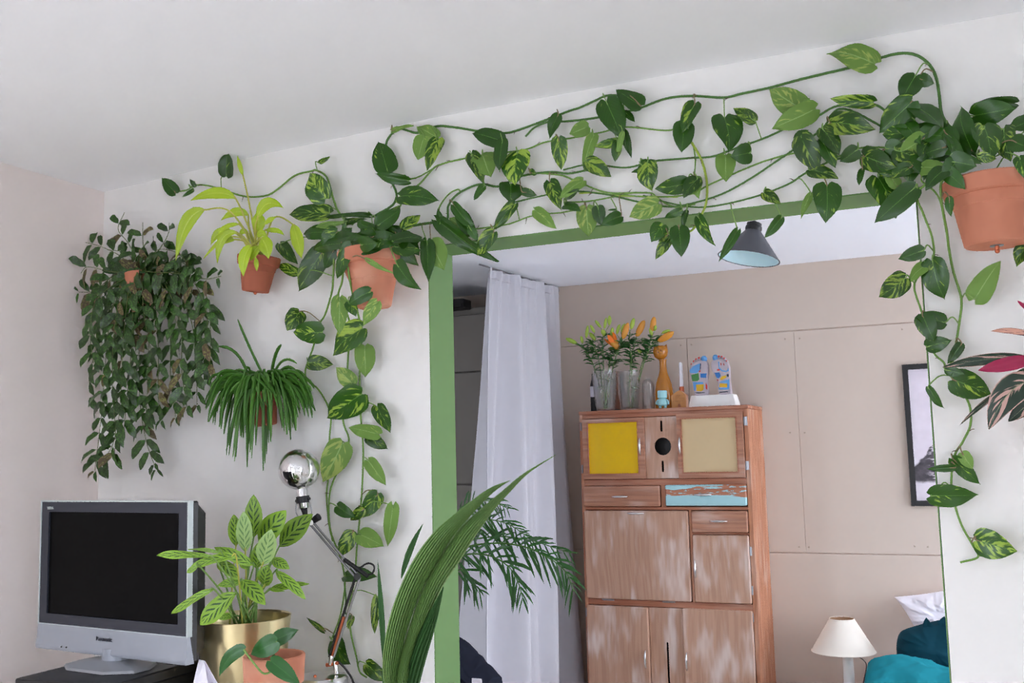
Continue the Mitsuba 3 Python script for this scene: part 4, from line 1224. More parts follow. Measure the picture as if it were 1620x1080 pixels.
for pl_, reg, m, r, pts in VINES:
    q = spline([np.array(rp(reg, *p)) for p in pts], 7)
    P3 = np.array([at(x, y, -(.014 + r + bulge(x, y, .24 if y > (LTOP[1] if pl_ == 0 else RTOP[1]) - 10 else .12))) for x, y in q])
    add((LP, RP)[pl_] + '__vine', tube(P3, r * np.linspace(1.25, .95, len(P3)), 8), m, True)
    vine_px[pl_].append(q)
    vine_pts[pl_].append(P3)
    for i in range(6, len(q) - 3, 9):           # nodes with small air roots
        if rg.random() < .55:
            d = n_(np.array([rg.uniform(-1, 1), -.3, rg.uniform(-1, .6)]))
            L = rg.uniform(.008, .022)
            add((LP, RP)[pl_] + '__air_root', tube([P3[i], P3[i] + d * L * .6, P3[i] + d * L + [0, 0, -.003]], [.0014, .0011, .0006], 5), 'mat_root', True)
for k in (0, 1):
    vine_px[k] = np.vstack(vine_px[k])
    vine_pts[k] = np.vstack(vine_pts[k])

LEAVES = {
    'A': (0, [(95, 455, 38, 268, 165, '1'), (228, 520, 15, 475, 80, '0'), (185, 625, 437, 655, 148, '1'), (130, 192, 268, 160, 45, '1u'), (415, 235, 286, 165, 105, '1u'), (335, 240, 295, 388, 132, '1u'), (430, 255, 355, 455, 110, '3'), (848, 262, 650, 213, 125, '0'),
              (850, 265, 835, 467, 110, '0'), (720, 355, 775, 500, 175, '1u'), (650, 352, 728, 540, 110, '3'), (950, 345, 935, 553, 212, '3'), (1040, 470, 1075, 470, 60, '2'), (905, 548, 898, 668, 170, '1'), (728, 562, 665, 650, 70, '1'), (985, 592, 1078, 620, 60, '1'),
              (928, 680, 790, 850, 95, '2'), (790, 865, 685, 1015, 112, '3'), (628, 850, 545, 672, 105, '0'), (640, 838, 690, 918, 62, '0'), (632, 862, 503, 765, 135, '0u'), (440, 795, 822, 1057, 120, '1'), (1165, 535, 1240, 715, 112, '3'), (1220, 250, 1238, 452, 112, '3'),
              (1215, 95, 1160, 248, 95, '0'), (1072, 720, 1207, 838, 92, '1u'), (440, 800, 425, 705, 50, '0'), (540, 690, 690, 860, 90, '0')]),
    'B': (0, [(585, 168, 448, 82, 118, '0'), (498, 205, 556, 262, 46, '0'), (395, 150, 482, 356, 158, '1'), (285, 290, 182, 332, 92, '1u'), (318, 345, 272, 545, 88, '1u'), (465, 375, 320, 405, 62, '3'), (455, 380, 442, 490, 62, '2'), (490, 320, 538, 470, 58, '0'), (485, 330, 455, 470, 38, '0u'),
              (288, 490, 422, 575, 102, '3'), (255, 600, 128, 700, 88, '1u'), (160, 738, 248, 768, 72, '0'), (280, 752, 293, 917, 126, '2u'), (345, 748, 365, 852, 80, '0'), (472, 800, 362, 850, 80, '0'), (446, 762, 398, 764, 14, '0'), (170, 690, 240, 640, 40, '0')]),
    'b': (1, [(895, 162, 825, 325, 118, '1'), (835, 275, 822, 437, 128, '0'), (600, 505, 640, 480, 52, '1'), (595, 540, 534, 550, 32, '0'), (630, 500, 655, 657, 138, '3'), (847, 612, 670, 642, 108, '2'), (908, 590, 832, 695, 100, '2'), (683, 728, 523, 805, 128, '2u'), (712, 852, 648, 945, 102, '1'),
              (818, 764, 726, 808, 48, '0'), (850, 775, 828, 882, 42, '0'), (808, 868, 820, 1032, 118, '0'), (748, 928, 672, 1046, 68, '3'), (740, 905, 690, 945, 40, '2')]),
    'C': (1, [(45, 868, 122, 995, 62, '2'), (215, 928, 133, 1064, 48, '0'), (340, 755, 416, 805, 56, '3'), (545, 760, 503, 870, 38, '0u'), (412, 868, 338, 957, 52, '0'), (620, 723, 615, 888, 132, '1'), (508, 508, 585, 656, 118, '2'), (545, 650, 672, 690, 72, '3'), (160, 418, 178, 572, 148, '1'),
              (272, 572, 186, 592, 98, '0'), (165, 588, 165, 706, 94, '0u'), (292, 428, 199, 372, 66, '3'), (505, 378, 360, 288, 128, '2u'), (562, 378, 372, 466, 112, '1u'), (508, 360, 545, 328, 42, '1u'), (30, 690, 45, 780, 60, '0u'), (600, 520, 660, 640, 80, '1'), (480, 520, 540, 470, 60, '1')]),
    'D': (1, [(375, 172, 163, 128, 142, '2u'), (367, 345, 178, 330, 72, '3'), (185, 438, 384, 468, 118, '3'), (150, 470, 222, 582, 92, '2'), (562, 230, 500, 340, 108, '0'), (588, 240, 650, 262, 64, '0'), (545, 345, 400, 485, 132, '1'), (568, 368, 692, 472, 112, '0'), (335, 588, 482, 640, 112, '2'),
              (530, 555, 542, 718, 122, '1'), (398, 688, 478, 868, 148, '2'), (555, 735, 380, 889, 112, '0'), (300, 560, 224, 612, 78, '0'), (325, 652, 310, 722, 36, '0'), (818, 560, 772, 366, 112, '0'), (830, 405, 1020, 372, 120, '1'), (872, 458, 905, 615, 130, '2'), (960, 470, 990, 612, 110, '3'), (1095, 430, 978, 472, 92, '0'),
              (718, 510, 732, 582, 60, '0'), (700, 558, 638, 632, 48, '1u'), (715, 778, 725, 862, 42, '0'), (600, 508, 490, 572, 92, '0u'), (600, 640, 735, 665, 82, '0u'), (1030, 598, 1058, 692, 62, '1'), (1066, 985, 1018, 1085, 82, '2'), (1000, 520, 1085, 560, 90, '0'), (1010, 350, 845, 345, 70, '0'),
              (690, 470, 560, 455, 70, '0'), (780, 520, 690, 490, 70, '1'), (640, 590, 600, 700, 70, '0'), (850, 590, 930, 600, 50, '3'), (790, 600, 860, 625, 40, '1'), (450, 590, 420, 690, 70, '1'), (480, 720, 420, 640, 60, '1u')]),
    'E': (1, [(206, 34, 126, 62, 50, '0'), (240, 70, 280, 195, 94, '2'), (214, 84, 163, 138, 52, '1u'), (148, 125, 63, 187, 82, '3'), (380, 190, 462, 68, 84, '0u'), (276, 268, 180, 252, 62, '1'), (208, 248, 246, 332, 66, '1'), (224, 348, 302, 328, 56, '1'), (332, 343, 288, 406, 36, '0'), (310, 458, 432, 506, 94, '2'),
              (228, 485, 279, 553, 30, '0'), (310, 720, 397, 802, 56, '2'), (338, 700, 372, 752, 44, '1u'), (310, 746, 220, 751, 28, '0'), (238, 838, 392, 836, 80, '1'), (256, 815, 224, 820, 16, '0'), (388, 985, 518, 1022, 100, '3'), (285, 425, 346, 440, 36, '0')]),
    'F': (0, [(352, 305, 248, 140, 182, '3'), (372, 408, 116, 416, 140, '3'), (345, 530, 213, 545, 112, '0'), (470, 465, 265, 502, 52, '1u'), (632, 425, 362, 440, 46, '0'), (478, 472, 632, 442, 52, '1'), (430, 528, 328, 642, 142, '2'), (330, 660, 176, 918, 168, '2'), (520, 618, 434, 832, 116, '1'), (166, 800, 38, 738, 74, '3'),
              (60, 610, 170, 740, 92, '2'), (402, 655, 350, 768, 92, '0'), (642, 920, 498, 1006, 102, '0'), (828, 745, 978, 906, 132, '0'), (760, 540, 968, 752, 150, '1'), (628, 712, 812, 806, 38, '1u'), (1020, 598, 1028, 857, 116, '0'), (1050, 598, 1135, 777, 162, '1u'), (700, 480, 842, 380, 112, '0'), (868, 500, 977, 415, 92, '3'),
              (760, 472, 842, 350, 92, '2'), (540, 560, 622, 572, 62, '0'), (900, 568, 968, 682, 92, '0'), (650, 560, 590, 500, 90, '0'), (860, 560, 780, 480, 90, '0'), (470, 560, 530, 500, 80, '0'), (660, 500, 560, 460, 70, '0'), (900, 600, 840, 540, 80, '1'), (700, 620, 720, 560, 60, '2'), (480, 620, 410, 560, 80, '0')]),
    'G': (0, [(155, 86, 86, 193, 112, '3'), (284, 198, 124, 196, 136, '2'), (214, 372, 352, 384, 94, '3'), (386, 10, 386, 212, 102, '1u'), (512, 180, 348, 332, 172, '3'), (597, 30, 518, 167, 92, '2u'), (528, 285, 532, 457, 122, '1u'), (462, 492, 365, 398, 100, '3u'), (508, 552, 316, 684, 184, '2'), (606, 780, 438, 745, 95, '1u'),
              (550, 796, 660, 865, 80, '2'), (602, 628, 676, 774, 92, '2'), (400, 838, 290, 1052, 162, '3u'), (553, 935, 652, 1072, 86, '1u'), (440, 30, 480, 110, 70, '2')]),
    'H': (0, [(462, 253, 400, 357, 82, '2'), (290, 308, 368, 358, 60, '0'), (400, 320, 346, 368, 50, '3'), (352, 425, 298, 527, 76, '3'), (388, 430, 492, 484, 88, '1u'), (530, 308, 508, 482, 66, '0u'), (328, 612, 467, 618, 74, '0'), (462, 708, 452, 862, 50, '3'), (226, 852, 153, 795, 24, '3'), (272, 898, 345, 1000, 112, '1'), (418, 1000, 505, 1072, 74, '2'),
              (350, 790, 334, 846, 34, '3')]),
    'I': (0, [(490, 236, 500, 78, 118, '1'), (155, 352, 68, 255, 92, '0'), (165, 335, 98, 262, 46, '3'), (287, 310, 250, 262, 30, '0'), (270, 335, 198, 382, 30, '0'), (1105, 152, 1175, 112, 36, '3')]),
}
rf = random.Random(77)
LEAVES['X'] = (0, [])
LEAVES['x'] = (1, [])
for i in range(20):
    a_, r_ = rf.uniform(-.35, 3.5), rf.uniform(30, 75)
    bx_, by_ = 590 + rf.uniform(-40, 40), 392 + rf.uniform(-14, 4)
    LEAVES['X'][1].append((bx_ + math.cos(a_) * 16, by_ - abs(math.sin(a_)) * 16, bx_ + math.cos(a_) * r_, by_ - math.sin(a_) * r_ * .55, rf.uniform(22, 32), rf.choice('0012')))
for i in range(26):
    bx_, by_ = 1470 + rf.uniform(-75, 45), 225 + rf.uniform(-40, 50)
    a_, r_ = rf.uniform(0, 6.28), rf.uniform(28, 46)
    LEAVES['x'][1].append((bx_, by_, bx_ + math.cos(a_) * r_, by_ + abs(math.sin(a_)) * r_, rf.uniform(24, 36), rf.choice('00012')))
for reg, (pl_, rows) in LEAVES.items():
    R_ = reg.upper()
    s = REG[R_][2]
    for bx, by, tx, ty, w, st in rows:
        b, t = np.array(rp(R_, bx, by)), np.array(rp(R_, tx, ty))
        fr = .15 + .10 * rg.random()
        offb = .032 + rg.uniform(0, .03) + bulge(*b, fr)
        offt = .030 + rg.uniform(0, .045) + bulge(*t, fr)
        if np.linalg.norm(b - LTOP) < 95 and b[1] > LTOP[1] + 5 and 520 < b[0] < 660:
            offb, offt = max(offb, .25), max(offt, .25)
        if b[0] > 1490 and b[1] > 240 and b[1] < 320:
            offb, offt = max(offb, .22), max(offt, .22)
        B, Tt = at(*b, -offb), at(*t, -offt)
        W_m = w / s * mpp(*((b + t) / 2), -(offb + offt) / 2)
        N = facing((B + Tt) / 2, rg, .42, .3)
        flip = 'u' in st
        lv = int(st[0])
        fold = rg.uniform(.05, .4) if w / np.linalg.norm([bx - tx, by - ty]) > .45 else rg.uniform(.5, .9)
        me, uv = leaf(B, Tt, W_m, N, HEART, .13, fold * (-.6 if flip else 1), rg.uniform(.02, .13), .035, style=lv, flip=flip, rng=rg, twist=rg.uniform(-.35, .35))
        k = add((LP, RP)[pl_] + '__leaf', me, POTHOS, True, uv)
        d = np.linalg.norm(vine_px[pl_] - b, axis=1)
        i = int(np.argmin(d))
        ptop = LTOP if pl_ == 0 else RTOP
        if d[i] < 75:
            E_ = vine_pts[pl_][i]
        elif np.linalg.norm(b - ptop) < 120:
            E_ = at(ptop[0] + rg.uniform(-25, 25), ptop[1] + 4, -.125)
        else:
            continue
        mid = (B + E_) / 2 + np.array([rg.uniform(-.005, .005), -.012, .014])
        ps = spline([E_, mid, B - n_(Tt - B) * .004, B + n_(Tt - B) * .012], 5)
        add(k + '__petiole', tube(ps, .0018, 6), 'mat_petiole' if rg.random() < .7 else 'mat_petiole_brown', True)

# ---- dark trailing lipstick plant
rg = random.Random(7)
TP = thing('trailing_plant', 'bushy dark mottled trailing plant in the leftmost wall pot', 'potted plant')
LT = (219, 432)
wall_pot(TP, LT, (223, 494), -.085, 22, 14, rim=.3)
STR = [[(190, 405), (160, 390), (122, 380)], [(203, 385), (187, 362), (197, 336)], [(226, 380), (226, 352)], [(255, 390), (266, 370), (268, 352)], [(285, 415), (320, 440), (350, 437)], [(180, 430), (140, 422), (128, 432)], [(175, 440), (150, 460), (125, 462)],
       [(180, 450), (150, 480), (143, 530), (148, 575)], [(185, 440), (158, 500), (150, 560), (143, 585), (140, 640)], [(190, 450), (172, 520), (165, 600), (160, 660), (150, 745)], [(195, 450), (180, 530), (178, 620), (182, 690), (160, 735)],
       [(205, 450), (195, 540), (190, 640), (180, 725)], [(212, 455), (208, 550), (200, 640), (196, 680)], [(222, 455), (220, 560), (222, 640), (232, 700), (247, 742)], [(230, 450), (235, 550), (232, 640), (228, 680)], [(240, 450), (250, 540), (250, 620), (254, 665)],
       [(248, 440), (268, 520), (270, 600), (278, 660)], [(255, 440), (285, 510), (288, 590), (298, 655)], [(262, 435), (300, 500), (310, 570), (312, 640)], [(268, 430), (315, 480), (325, 545), (322, 605)], [(268, 425), (322, 460), (333, 520), (330, 600)], [(215, 420), (200, 400), (170, 395)],
       [(235, 415), (250, 395), (280, 400), (305, 425)], [(225, 450), (228, 500), (240, 560)], [(200, 460), (185, 510), (172, 560)], [(255, 450), (270, 490), (295, 540)], [(212, 445), (205, 480), (200, 530)], [(240, 430), (300, 440), (328, 500), (318, 560)], [(205, 425), (165, 450), (160, 520)]]
pend = []
for si, pts in enumerate(STR):
    q0 = (LT[0] + rg.uniform(-12, 12), LT[1] - 4)
    q = spline([np.array(q0)] + [np.array(p, float) for p in pts], 10)
    nn = len(q)
    dep = rg.uniform(.06, .19)
    P3 = []
    for i, (x, y) in enumerate(q):
        f = min(1, i / (nn * .35))
        w = dep if y > 420 else .085
        P3.append(at(x, y, -((1 - f) * .085 + f * max(.035, w * (1 - .25 * max(0, (y - 450) / 300))))))
    P3 = np.array(P3)
    add(TP + '__stem', tube(P3, np.linspace(.0017, .0011, nn), 5), 'mat_twig', True)
    lens = np.concatenate([[0], np.cumsum(np.linalg.norm(np.diff(P3, axis=0), axis=1))])
    pos = rg.uniform(.012, .03)
    while pos < lens[-1]:
        i = min(int(np.searchsorted(lens, pos)), nn - 1)
        p = P3[i]
        tg = n_(P3[min(i + 1, nn - 1)] - P3[max(i - 1, 0)])
        young = pos > lens[-1] - .03
        for s in (-1, 1):
            sd = n_(np.cross(tg, [0, -1, 0]))
            a = rg.uniform(-.6, .6)
            d = n_(tg * .35 + sd * s * math.cos(a) + np.array([0, -1, 0]) * (math.sin(a) * .7 + .15) + np.array([0, 0, -.55 if tg[2] < .3 else .1]))
            L = rg.uniform(.054, .076) * (.5 if young else 1)
            tip = p + d * L + [0, 0, -.012]
            tip[1] = min(tip[1], -.006)
            Nn = n_(np.array([rg.uniform(-.5, .5), -1, rg.uniform(-.1, .6)]))
            me, uv = leaf(p + d * .004, tip, L * rg.uniform(.42, .55), Nn, OVAL, 0, .25, .1, .02, ctrl=p + d * L * .6 + [0, 0, .006], flip=rg.random() < .13, rng=rg, nt=7, ns=4)
            pend.append((me, uv))
        pos += rg.uniform(.046, .062) * (.55 if young else 1)

rg.shuffle(pend)
for me, uv in pend[:298]:
    add(TP + '__leaf', me, LIPS, True, uv)
if pend[298:]:
    k = add(TP + '__foliage', cat_([q[0] for q in pend[298:]]), LIPS, True, np.vstack([q[1] for q in pend[298:]]))
    labels[k] = {'label': 'small leaves deeper in the plant', 'kind': 'stuff'}

# ---- rhipsalis
RS = thing('mistletoe_cactus', 'mistletoe cactus with arching green stems in a wall pot', 'potted plant')
CT = (415, 622)
wall_pot(RS, CT, (421, 672), -.085, 25, 17, 'mat_terracotta_red', .3)
rg = random.Random(31)
ends = [((398, 560), (376, 505)), ((385, 545), (345, 548)), ((440, 550), (470, 575)), ((430, 560), (445, 545))]
for i in range(14):
    ends.append(((CT[0] + rg.uniform(-30, 30), rg.uniform(560, 585)), (rg.uniform(398, 442), rg.uniform(615, 648))))
for i in range(178):
    u = rg.random()
    ex = 322 + 178 * u
    env = 705 - 45 * abs((ex - 408) / 90) ** 2
    if i % 3 == 0:
        ey = env - rg.uniform(0, 30)
    else:
        ey = rg.uniform(600, env - 15)
    if rg.random() < .07:
        ey = rg.uniform(700, 748)
        ex = rg.choice([365, 372, 398, 395, 360, 418]) + rg.uniform(-4, 4)
    if 402 < ex < 440 and 630 < ey < 700 and ey > 645 and rg.random() < .45:
        ex += rg.choice([-40, 40])
    cx_ = CT[0] + (ex - CT[0]) * rg.uniform(.55, 1.0)
    cy_ = rg.uniform(545, 590)
    ends.append(((cx_, cy_), (ex, ey)))
for i, (c, e) in enumerate(ends):
    b = (CT[0] + rg.uniform(-20, 20), CT[1] - 4)
    o1 = rg.uniform(.05, .20)
    B, C, E_ = at(*b, -.085 + rg.uniform(-.02, .02)), at(*c, -(.085 + (o1 - .085) * .6)), at(*e, -max(.02, o1))
    pts = [(1 - t) ** 2 * B + 2 * t * (1 - t) * C + t * t * E_ for t in np.linspace(0, 1, 11)]
    r = rg.uniform(.0042, .0062)
    rad = r * np.array([.6, .9, 1, .92, 1, .94, 1, .95, .95, .85, .3])
    m = tube(pts, rad, 4)
    add(RS + '__stem', m, 'mat_cactus_light' if rg.random() < .3 else 'mat_cactus', 40)

# ---- lime philodendron
LM = thing('lime_philodendron', 'lime green long-leaved plant in a small terracotta wall pot', 'potted plant')
LTP = rp('I', 707, 772)
tt_, bb_, aa_, Rr = wall_pot(LM, LTP, rp('I', 681, 1003), -.09, 34, 21, 'mat_terracotta_red')
add(LM + '__hook', cat_([sphere(bb_ - aa_ * .004, .006, 2), tube([bb_ + aa_ * .005, bb_ - aa_ * .004], .004, 8)]), 'mat_copper', True)
rg = random.Random(41)
LIMES = [((550, 388), (440, 310), (256, 405), 78, (600, 490), .14, 0), ((345, 465), (215, 470), (157, 800), 98, (520, 480), .17, 0), ((600, 240), (575, 170), (564, 108), 30, (640, 420), .09, 1), ((695, 520), (740, 360), (868, 455), 82, (680, 600), .16, 0), ((635, 500), (560, 440), (455, 535), 62, (640, 580), .08, 0),
         ((575, 560), (470, 555), (405, 660), 44, (620, 620), .14, 0), ((560, 612), (430, 600), (432, 822), 60, (620, 660), .17, 0), ((540, 640), (430, 660), (340, 785), 36, (610, 665), .16, 1), ((550, 660), (500, 660), (430, 700), 28, (620, 680), .13, 0), ((525, 602), (420, 590), (388, 700), 64, (600, 660), .14, 0),
         ((655, 700), (590, 760), (603, 902), 94, (680, 690), .22, 0), ((705, 705), (670, 730), (652, 800), 74, (690, 700), .20, 0), ((682, 775), (690, 820), (690, 868), 32, (690, 740), .21, 1), ((720, 650), (760, 690), (768, 788), 104, (690, 690), .20, 0), ((930, 560), (960, 660), (985, 785), 88, (800, 520), .10, 1),
         ((745, 600), (830, 585), (870, 632), 38, (700, 660), .13, 0), ((690, 605), (715, 540), (690, 470), 92, (680, 680), .12, 0), ((740, 560), (780, 520), (818, 515), 36, (700, 600), .12, 1), ((690, 640), (730, 600), (752, 640), 52, (680, 690), .15, 0), ((630, 610), (590, 590), (580, 640), 40, (650, 660), .12, 0)]
for b, c, t, w, pm_, off, fl in LIMES:
    B, C, Tt = at(*rp('I', *b), -off), at(*rp('I', *c), -off - .02), at(*rp('I', *t), -off - .01)
    Wm = w / REG['I'][2] * mpp(*rp('I', *c), -off)
    me, uv = leaf(B, Tt, Wm, facing(B, rg, .25), LANCE, 0, rg.uniform(.2, .6), 0, .02, ctrl=C, flip=bool(fl), rng=rg, nt=14)
    k = add(LM + '__leaf', me, LIME, True, uv)
    r0 = tt_ + np.array([rg.uniform(-.02, .02), rg.uniform(-.02, .02), -.01])
    add(k + '__petiole', tube(spline([r0, at(*rp('I', *pm_), -(off + .09) / 2 - .01), B, B + (C - B) * .12], 7), np.linspace(.0036, .0022, 22), 7), 'mat_lime_stem', True)

# ------------------------------------------------------------------ furniture under the plants
TZ, LZ2 = 0.957, 0.83
sb = thing('side_cabinet', 'narrow black cabinet carrying the television', 'cabinet')
add(sb + '__top', rbox(-2.465, -2.13, -.77, -.05, TZ - .03, TZ, .004), 'mat_black')
add(sb + '__body', rbox(-2.455, -2.14, -.755, -.06, .0, TZ - .03, .004), 'mat_black')
add(sb + '__door', rbox(-2.45, -2.145, -.768, -.7555, .06, TZ - .04, .003), 'mat_black_gloss')
lb = thing('low_cabinet', 'low white cabinet under gold pot and desk lamp', 'cabinet')
add(lb + '__top', rbox(-2.12, -1.0, -.66, -.02, LZ2 - .03, LZ2, .004), 'mat_white_paint')
add(lb + '__body', rbox(-2.11, -1.01, -.64, -.03, 0, LZ2 - .03, .004), 'mat_white_paint')
for i in range(2):
    dk = add(lb + '__door', rbox(-2.10 + i * .545, -1.565 + i * .545, -.652, -.6405, .05, LZ2 - .04, .003), 'mat_white_paint')
    add(dk + '__knob', sphere([-1.6 + i * .08, -.662, .5], .012, 2), 'mat_steel', True)

# television
tv = thing('television', 'silver flat television with black screen on the black cabinet', 'television')
pL, pR = np.array([-2.645, -.538]), np.array([-1.995, -.600])
dx = n_(np.append(pR - pL, 0))
dyv = np.array([-dx[1], dx[0], 0])              # towards the wall
TW = np.linalg.norm(pR - pL)
z0t, z1t = .990, 1.437
O_ = np.array([pL[0], pL[1], 0])


def tvm(m):
    M = np.eye(4)
    M[:3, 0], M[:3, 1], M[:3, 3] = dx, dyv, O_
    m = m.copy()
    m.apply_transform(M)
    return m


def holed_tv(x0, x1, za, zb_, y0, y1, hole):
    m = holed(x0, x1, za, zb_, y0, y1, [hole])
    return tvm(m)


zbz = at(*rp('K', 600, 800), -.57)[2]            # lower edge of the black bezel
zbz = z0t + (z1t - z0t) * .172
sx0, sx1, sz0, sz1 = TW * .058, TW * .938, z0t + (z1t - z0t) * .235, z0t + (z1t - z0t) * .922
add(tv + '__housing', tvm(cat_([rbox(0.002, TW - .002, .004, .035, z0t + .004, z1t - .002, .004), trimesh.convex.convex_hull(np.array([[x, y, z] for (x, y, z) in [(.01, .035, z0t + .02), (TW - .008, .035, z0t + .02), (.01, .035, z1t - .01), (TW - .008, .035, z1t - .01), (.06, .10, z0t + .04), (TW - .03, .085, z0t + .03), (.06, .10, z1t - .05), (TW - .03, .085, z1t - .04)]]))])), 'mat_black')
add(tv + '__edge', holed_tv(0, TW, zbz - .004, z1t, -.006, .012, [[.0045, zbz - .002], [TW - .0045, zbz - .002], [TW - .0045, z1t - .004], [.0045, z1t - .004]]), 'mat_tv_edge', label='thin silver edge')
add(tv + '__bezel', holed_tv(.0045, TW - .0045, zbz, z1t - .004, -.004, .010, [[sx0, sz0], [sx1, sz0], [sx1, sz1], [sx0, sz1]]), 'mat_tv_bezel', label='dark grey bezel')
add(tv + '__screen', tvm(rbox(sx0 - .002, sx1 + .002, .002, .004, sz0 - .002, sz1 + .002, .0005)), 'mat_tv_screen', label='black screen')
# silver speaker strip, bulging outward towards its lower edge
V = []
prof = [(.004, 0), (-.005, 0), (-.0055, .2), (-.007, .5), (-.011, .8), (-.012, .92), (-.008, 1.0), (.02, 1.0)]
for x in (0.0, .004, TW - .004, TW):
    for y, f in prof:
        V.append([x, y, zbz - .001 - f * (zbz - z0t)])
n8 = len(prof)
F = []
for i in range(3):
    for j in range(n8 - 1):
        a = i * n8 + j
        F += [[a, a + 1, a + n8 + 1], [a, a + n8 + 1, a + n8]]
for i in (0, 3):
    for j in range(1, n8 - 1):
        F.append([i * n8, i * n8 + j, i * n8 + j + 1])
add(tv + '__speaker_strip', tvm(trimesh.Trimesh(V, F, process=False)), 'mat_tv_silver', 40, label='silver speaker strip')
tm = meshkit.text_mesh('Panasonic', .0105, .0012, True)
tm.vertices = np.stack([tm.vertices[:, 0], -tm.vertices[:, 2], tm.vertices[:, 1]], 1)
wd = tm.bounds[1][0] - tm.bounds[0][0]
tm.apply_translation([TW * .475 - wd / 2, -.0075, zbz - .036])
add(tv + '__lettering', tvm(tm), 'mat_tv_bezel')
bt = meshkit.text_mesh('VIErA', .008, .0012, True)
bt.vertices = np.stack([bt.vertices[:, 0], -bt.vertices[:, 2], bt.vertices[:, 1]], 1)
bt.apply_translation([TW * .045, -.004, z1t - .027])
add(tv + '__badge', tvm(bt), 'mat_tv_edge')
for i, x in enumerate((.19, .225)):
    add(tv + '__indicator', tvm(rbox(TW * x - .003, TW * x + .003, -.0135, -.008, z0t + .010, z0t + .014, .001)), 'mat_black')
# stand
add(tv + '__neck', tvm(frame_to(lathe([(.045, TZ + .012), (.045, z0t + .02)], 32, None), [TW * .50, .03, 0], (0, 0, 1))), 'mat_tv_silver', True)
bp_ = [(TW * .27, .02), (TW * .34, .085), (TW * .66, .085), (TW * .73, .02), (TW * .73, -.035), (TW * .62, -.085), (TW * .38, -.085), (TW * .29, -.05)]
ball = [[x, y, TZ + .001] for x, y in bp_] + [[x + (TW * .5 - x) * .04, y * .96, TZ + .008] for x, y in bp_] + [[x + (TW * .5 - x) * .45, y * .6 + .01, TZ + .020] for x, y in bp_]
add(tv + '__foot', tvm(trimesh.convex.convex_hull(np.array(ball))), 'mat_tv_foot', 20)

# folded paper
pp = thing('paper_card', 'folded white paper standing between television and gold pot', 'paper card')
PYc = -.565
a, b, c = at(300, 1092, PYc), at(314, 1041, PYc), at(347, 1092, PYc + .02)
d2 = at(323, 1045, PYc)
a[2] = c[2] = LZ2 + .002
a2 = at(301, 1080, PYc)
c2 = at(340, 1080, PYc)
def sheet(P, off):
    P = np.asarray(P, float)
    m = trimesh.Trimesh(np.vstack([P, P + off]), [[0, 1, 2], [0, 2, 3], [4, 6, 5], [4, 7, 6], [0, 4, 5], [0, 5, 1], [1, 5, 6], [1, 6, 2], [2, 6, 7], [2, 7, 3], [3, 7, 4], [3, 4, 0]], process=False)
    return m
xa_, xc_ = a2[0] - .02, c2[0] + .03
add(pp + '__leaf', sheet([[xa_, PYc, LZ2 + .001], [b[0] - .008, PYc + .01, b[2] - .006], [b[0] + .02, PYc, d2[2]], [xc_, PYc - .03, LZ2 + .001]], [0, .0006, 0]), 'mat_paper')
add(pp + '__fold', sheet([[xa_ + .01, PYc + .05, LZ2 + .001], [b[0] - .008, PYc + .011, b[2] - .006], [b[0] + .02, PYc + .003, d2[2]], [xc_ + .01, PYc + .05, LZ2 + .001]], [0, .0006, 0]), 'mat_paper')

# gold pot with calathea
CA = thing('calathea', 'calathea with dark feathered leaves in a gold pot beside the television', 'potted plant')
GY = -.36
gl, gr = at(*rp('J', 300, 748), GY), at(*rp('J', 695, 702), GY)
gc = np.array([(gl[0] + gr[0]) / 2, GY, 0])
gR = (gr[0] - gl[0]) / 2
gz = at(*rp('J', 500, 725), GY)[2]
gb = gR * .80
add(CA + '__pot', frame_to(lathe([(.0005, LZ2 + .001), (gb, LZ2 + .001), (gb + .004, LZ2 + .006), (gR - .002, gz - .004), (gR, gz), (gR - .003, gz), (gR - .006, gz - .006), (gb - .004, LZ2 + .03), (.0005, LZ2 + .03)], 72), gc, (0, 0, 1)), 'mat_gold', 25, label='brushed gold pot')
add(CA + '__soil', frame_to(lathe([(.0004, gz - .04), (gR * .94, gz - .042)], 40), gc, (0, 0, 1)), 'mat_soil', True)
rg = random.Random(51)
CAL = [((545, 302), (545, 73), 96, .40, 0), ((500, 382), (490, 163), 88, .46, 1), ((450, 348), (438, 180), 78, .36, 0), ((575, 328), (716, 158), 122, .34, 0), ((680, 352), (864, 178), 122, .22, 0), ((590, 452), (640, 260), 108, .46, 1), ((640, 420), (737, 470), 62, .40, 0), ((545, 452), (332, 354), 66, .48, 0), ((330, 412), (28, 402), 52, .72, 0),
       ((450, 402), (218, 457), 66, .66, 0), ((375, 385), (188, 366), 20, .68, 0), ((252, 452), (188, 492), 34, .68, 0), ((350, 430), (468, 528), 76, .50, 0), ((480, 540), (348, 560), 52, .53, 0), ((478, 528), (606, 662), 92, .53, 0), ((452, 598), (260, 770), 114, .60, 0), ((330, 578), (110, 710), 52, .72, 0), ((660, 480), (822, 632), 60, .42, 0),
       ((640, 575), (840, 550), 42, .38, 0), ((625, 580), (712, 592), 20, .42, 0), ((600, 562), (622, 448), 92, .44, 0), ((440, 720), (348, 735), 42, .48, 0), ((560, 470), (572, 328), 74, .40, 0), ((520, 470), (470, 400), 66, .44, 0)]
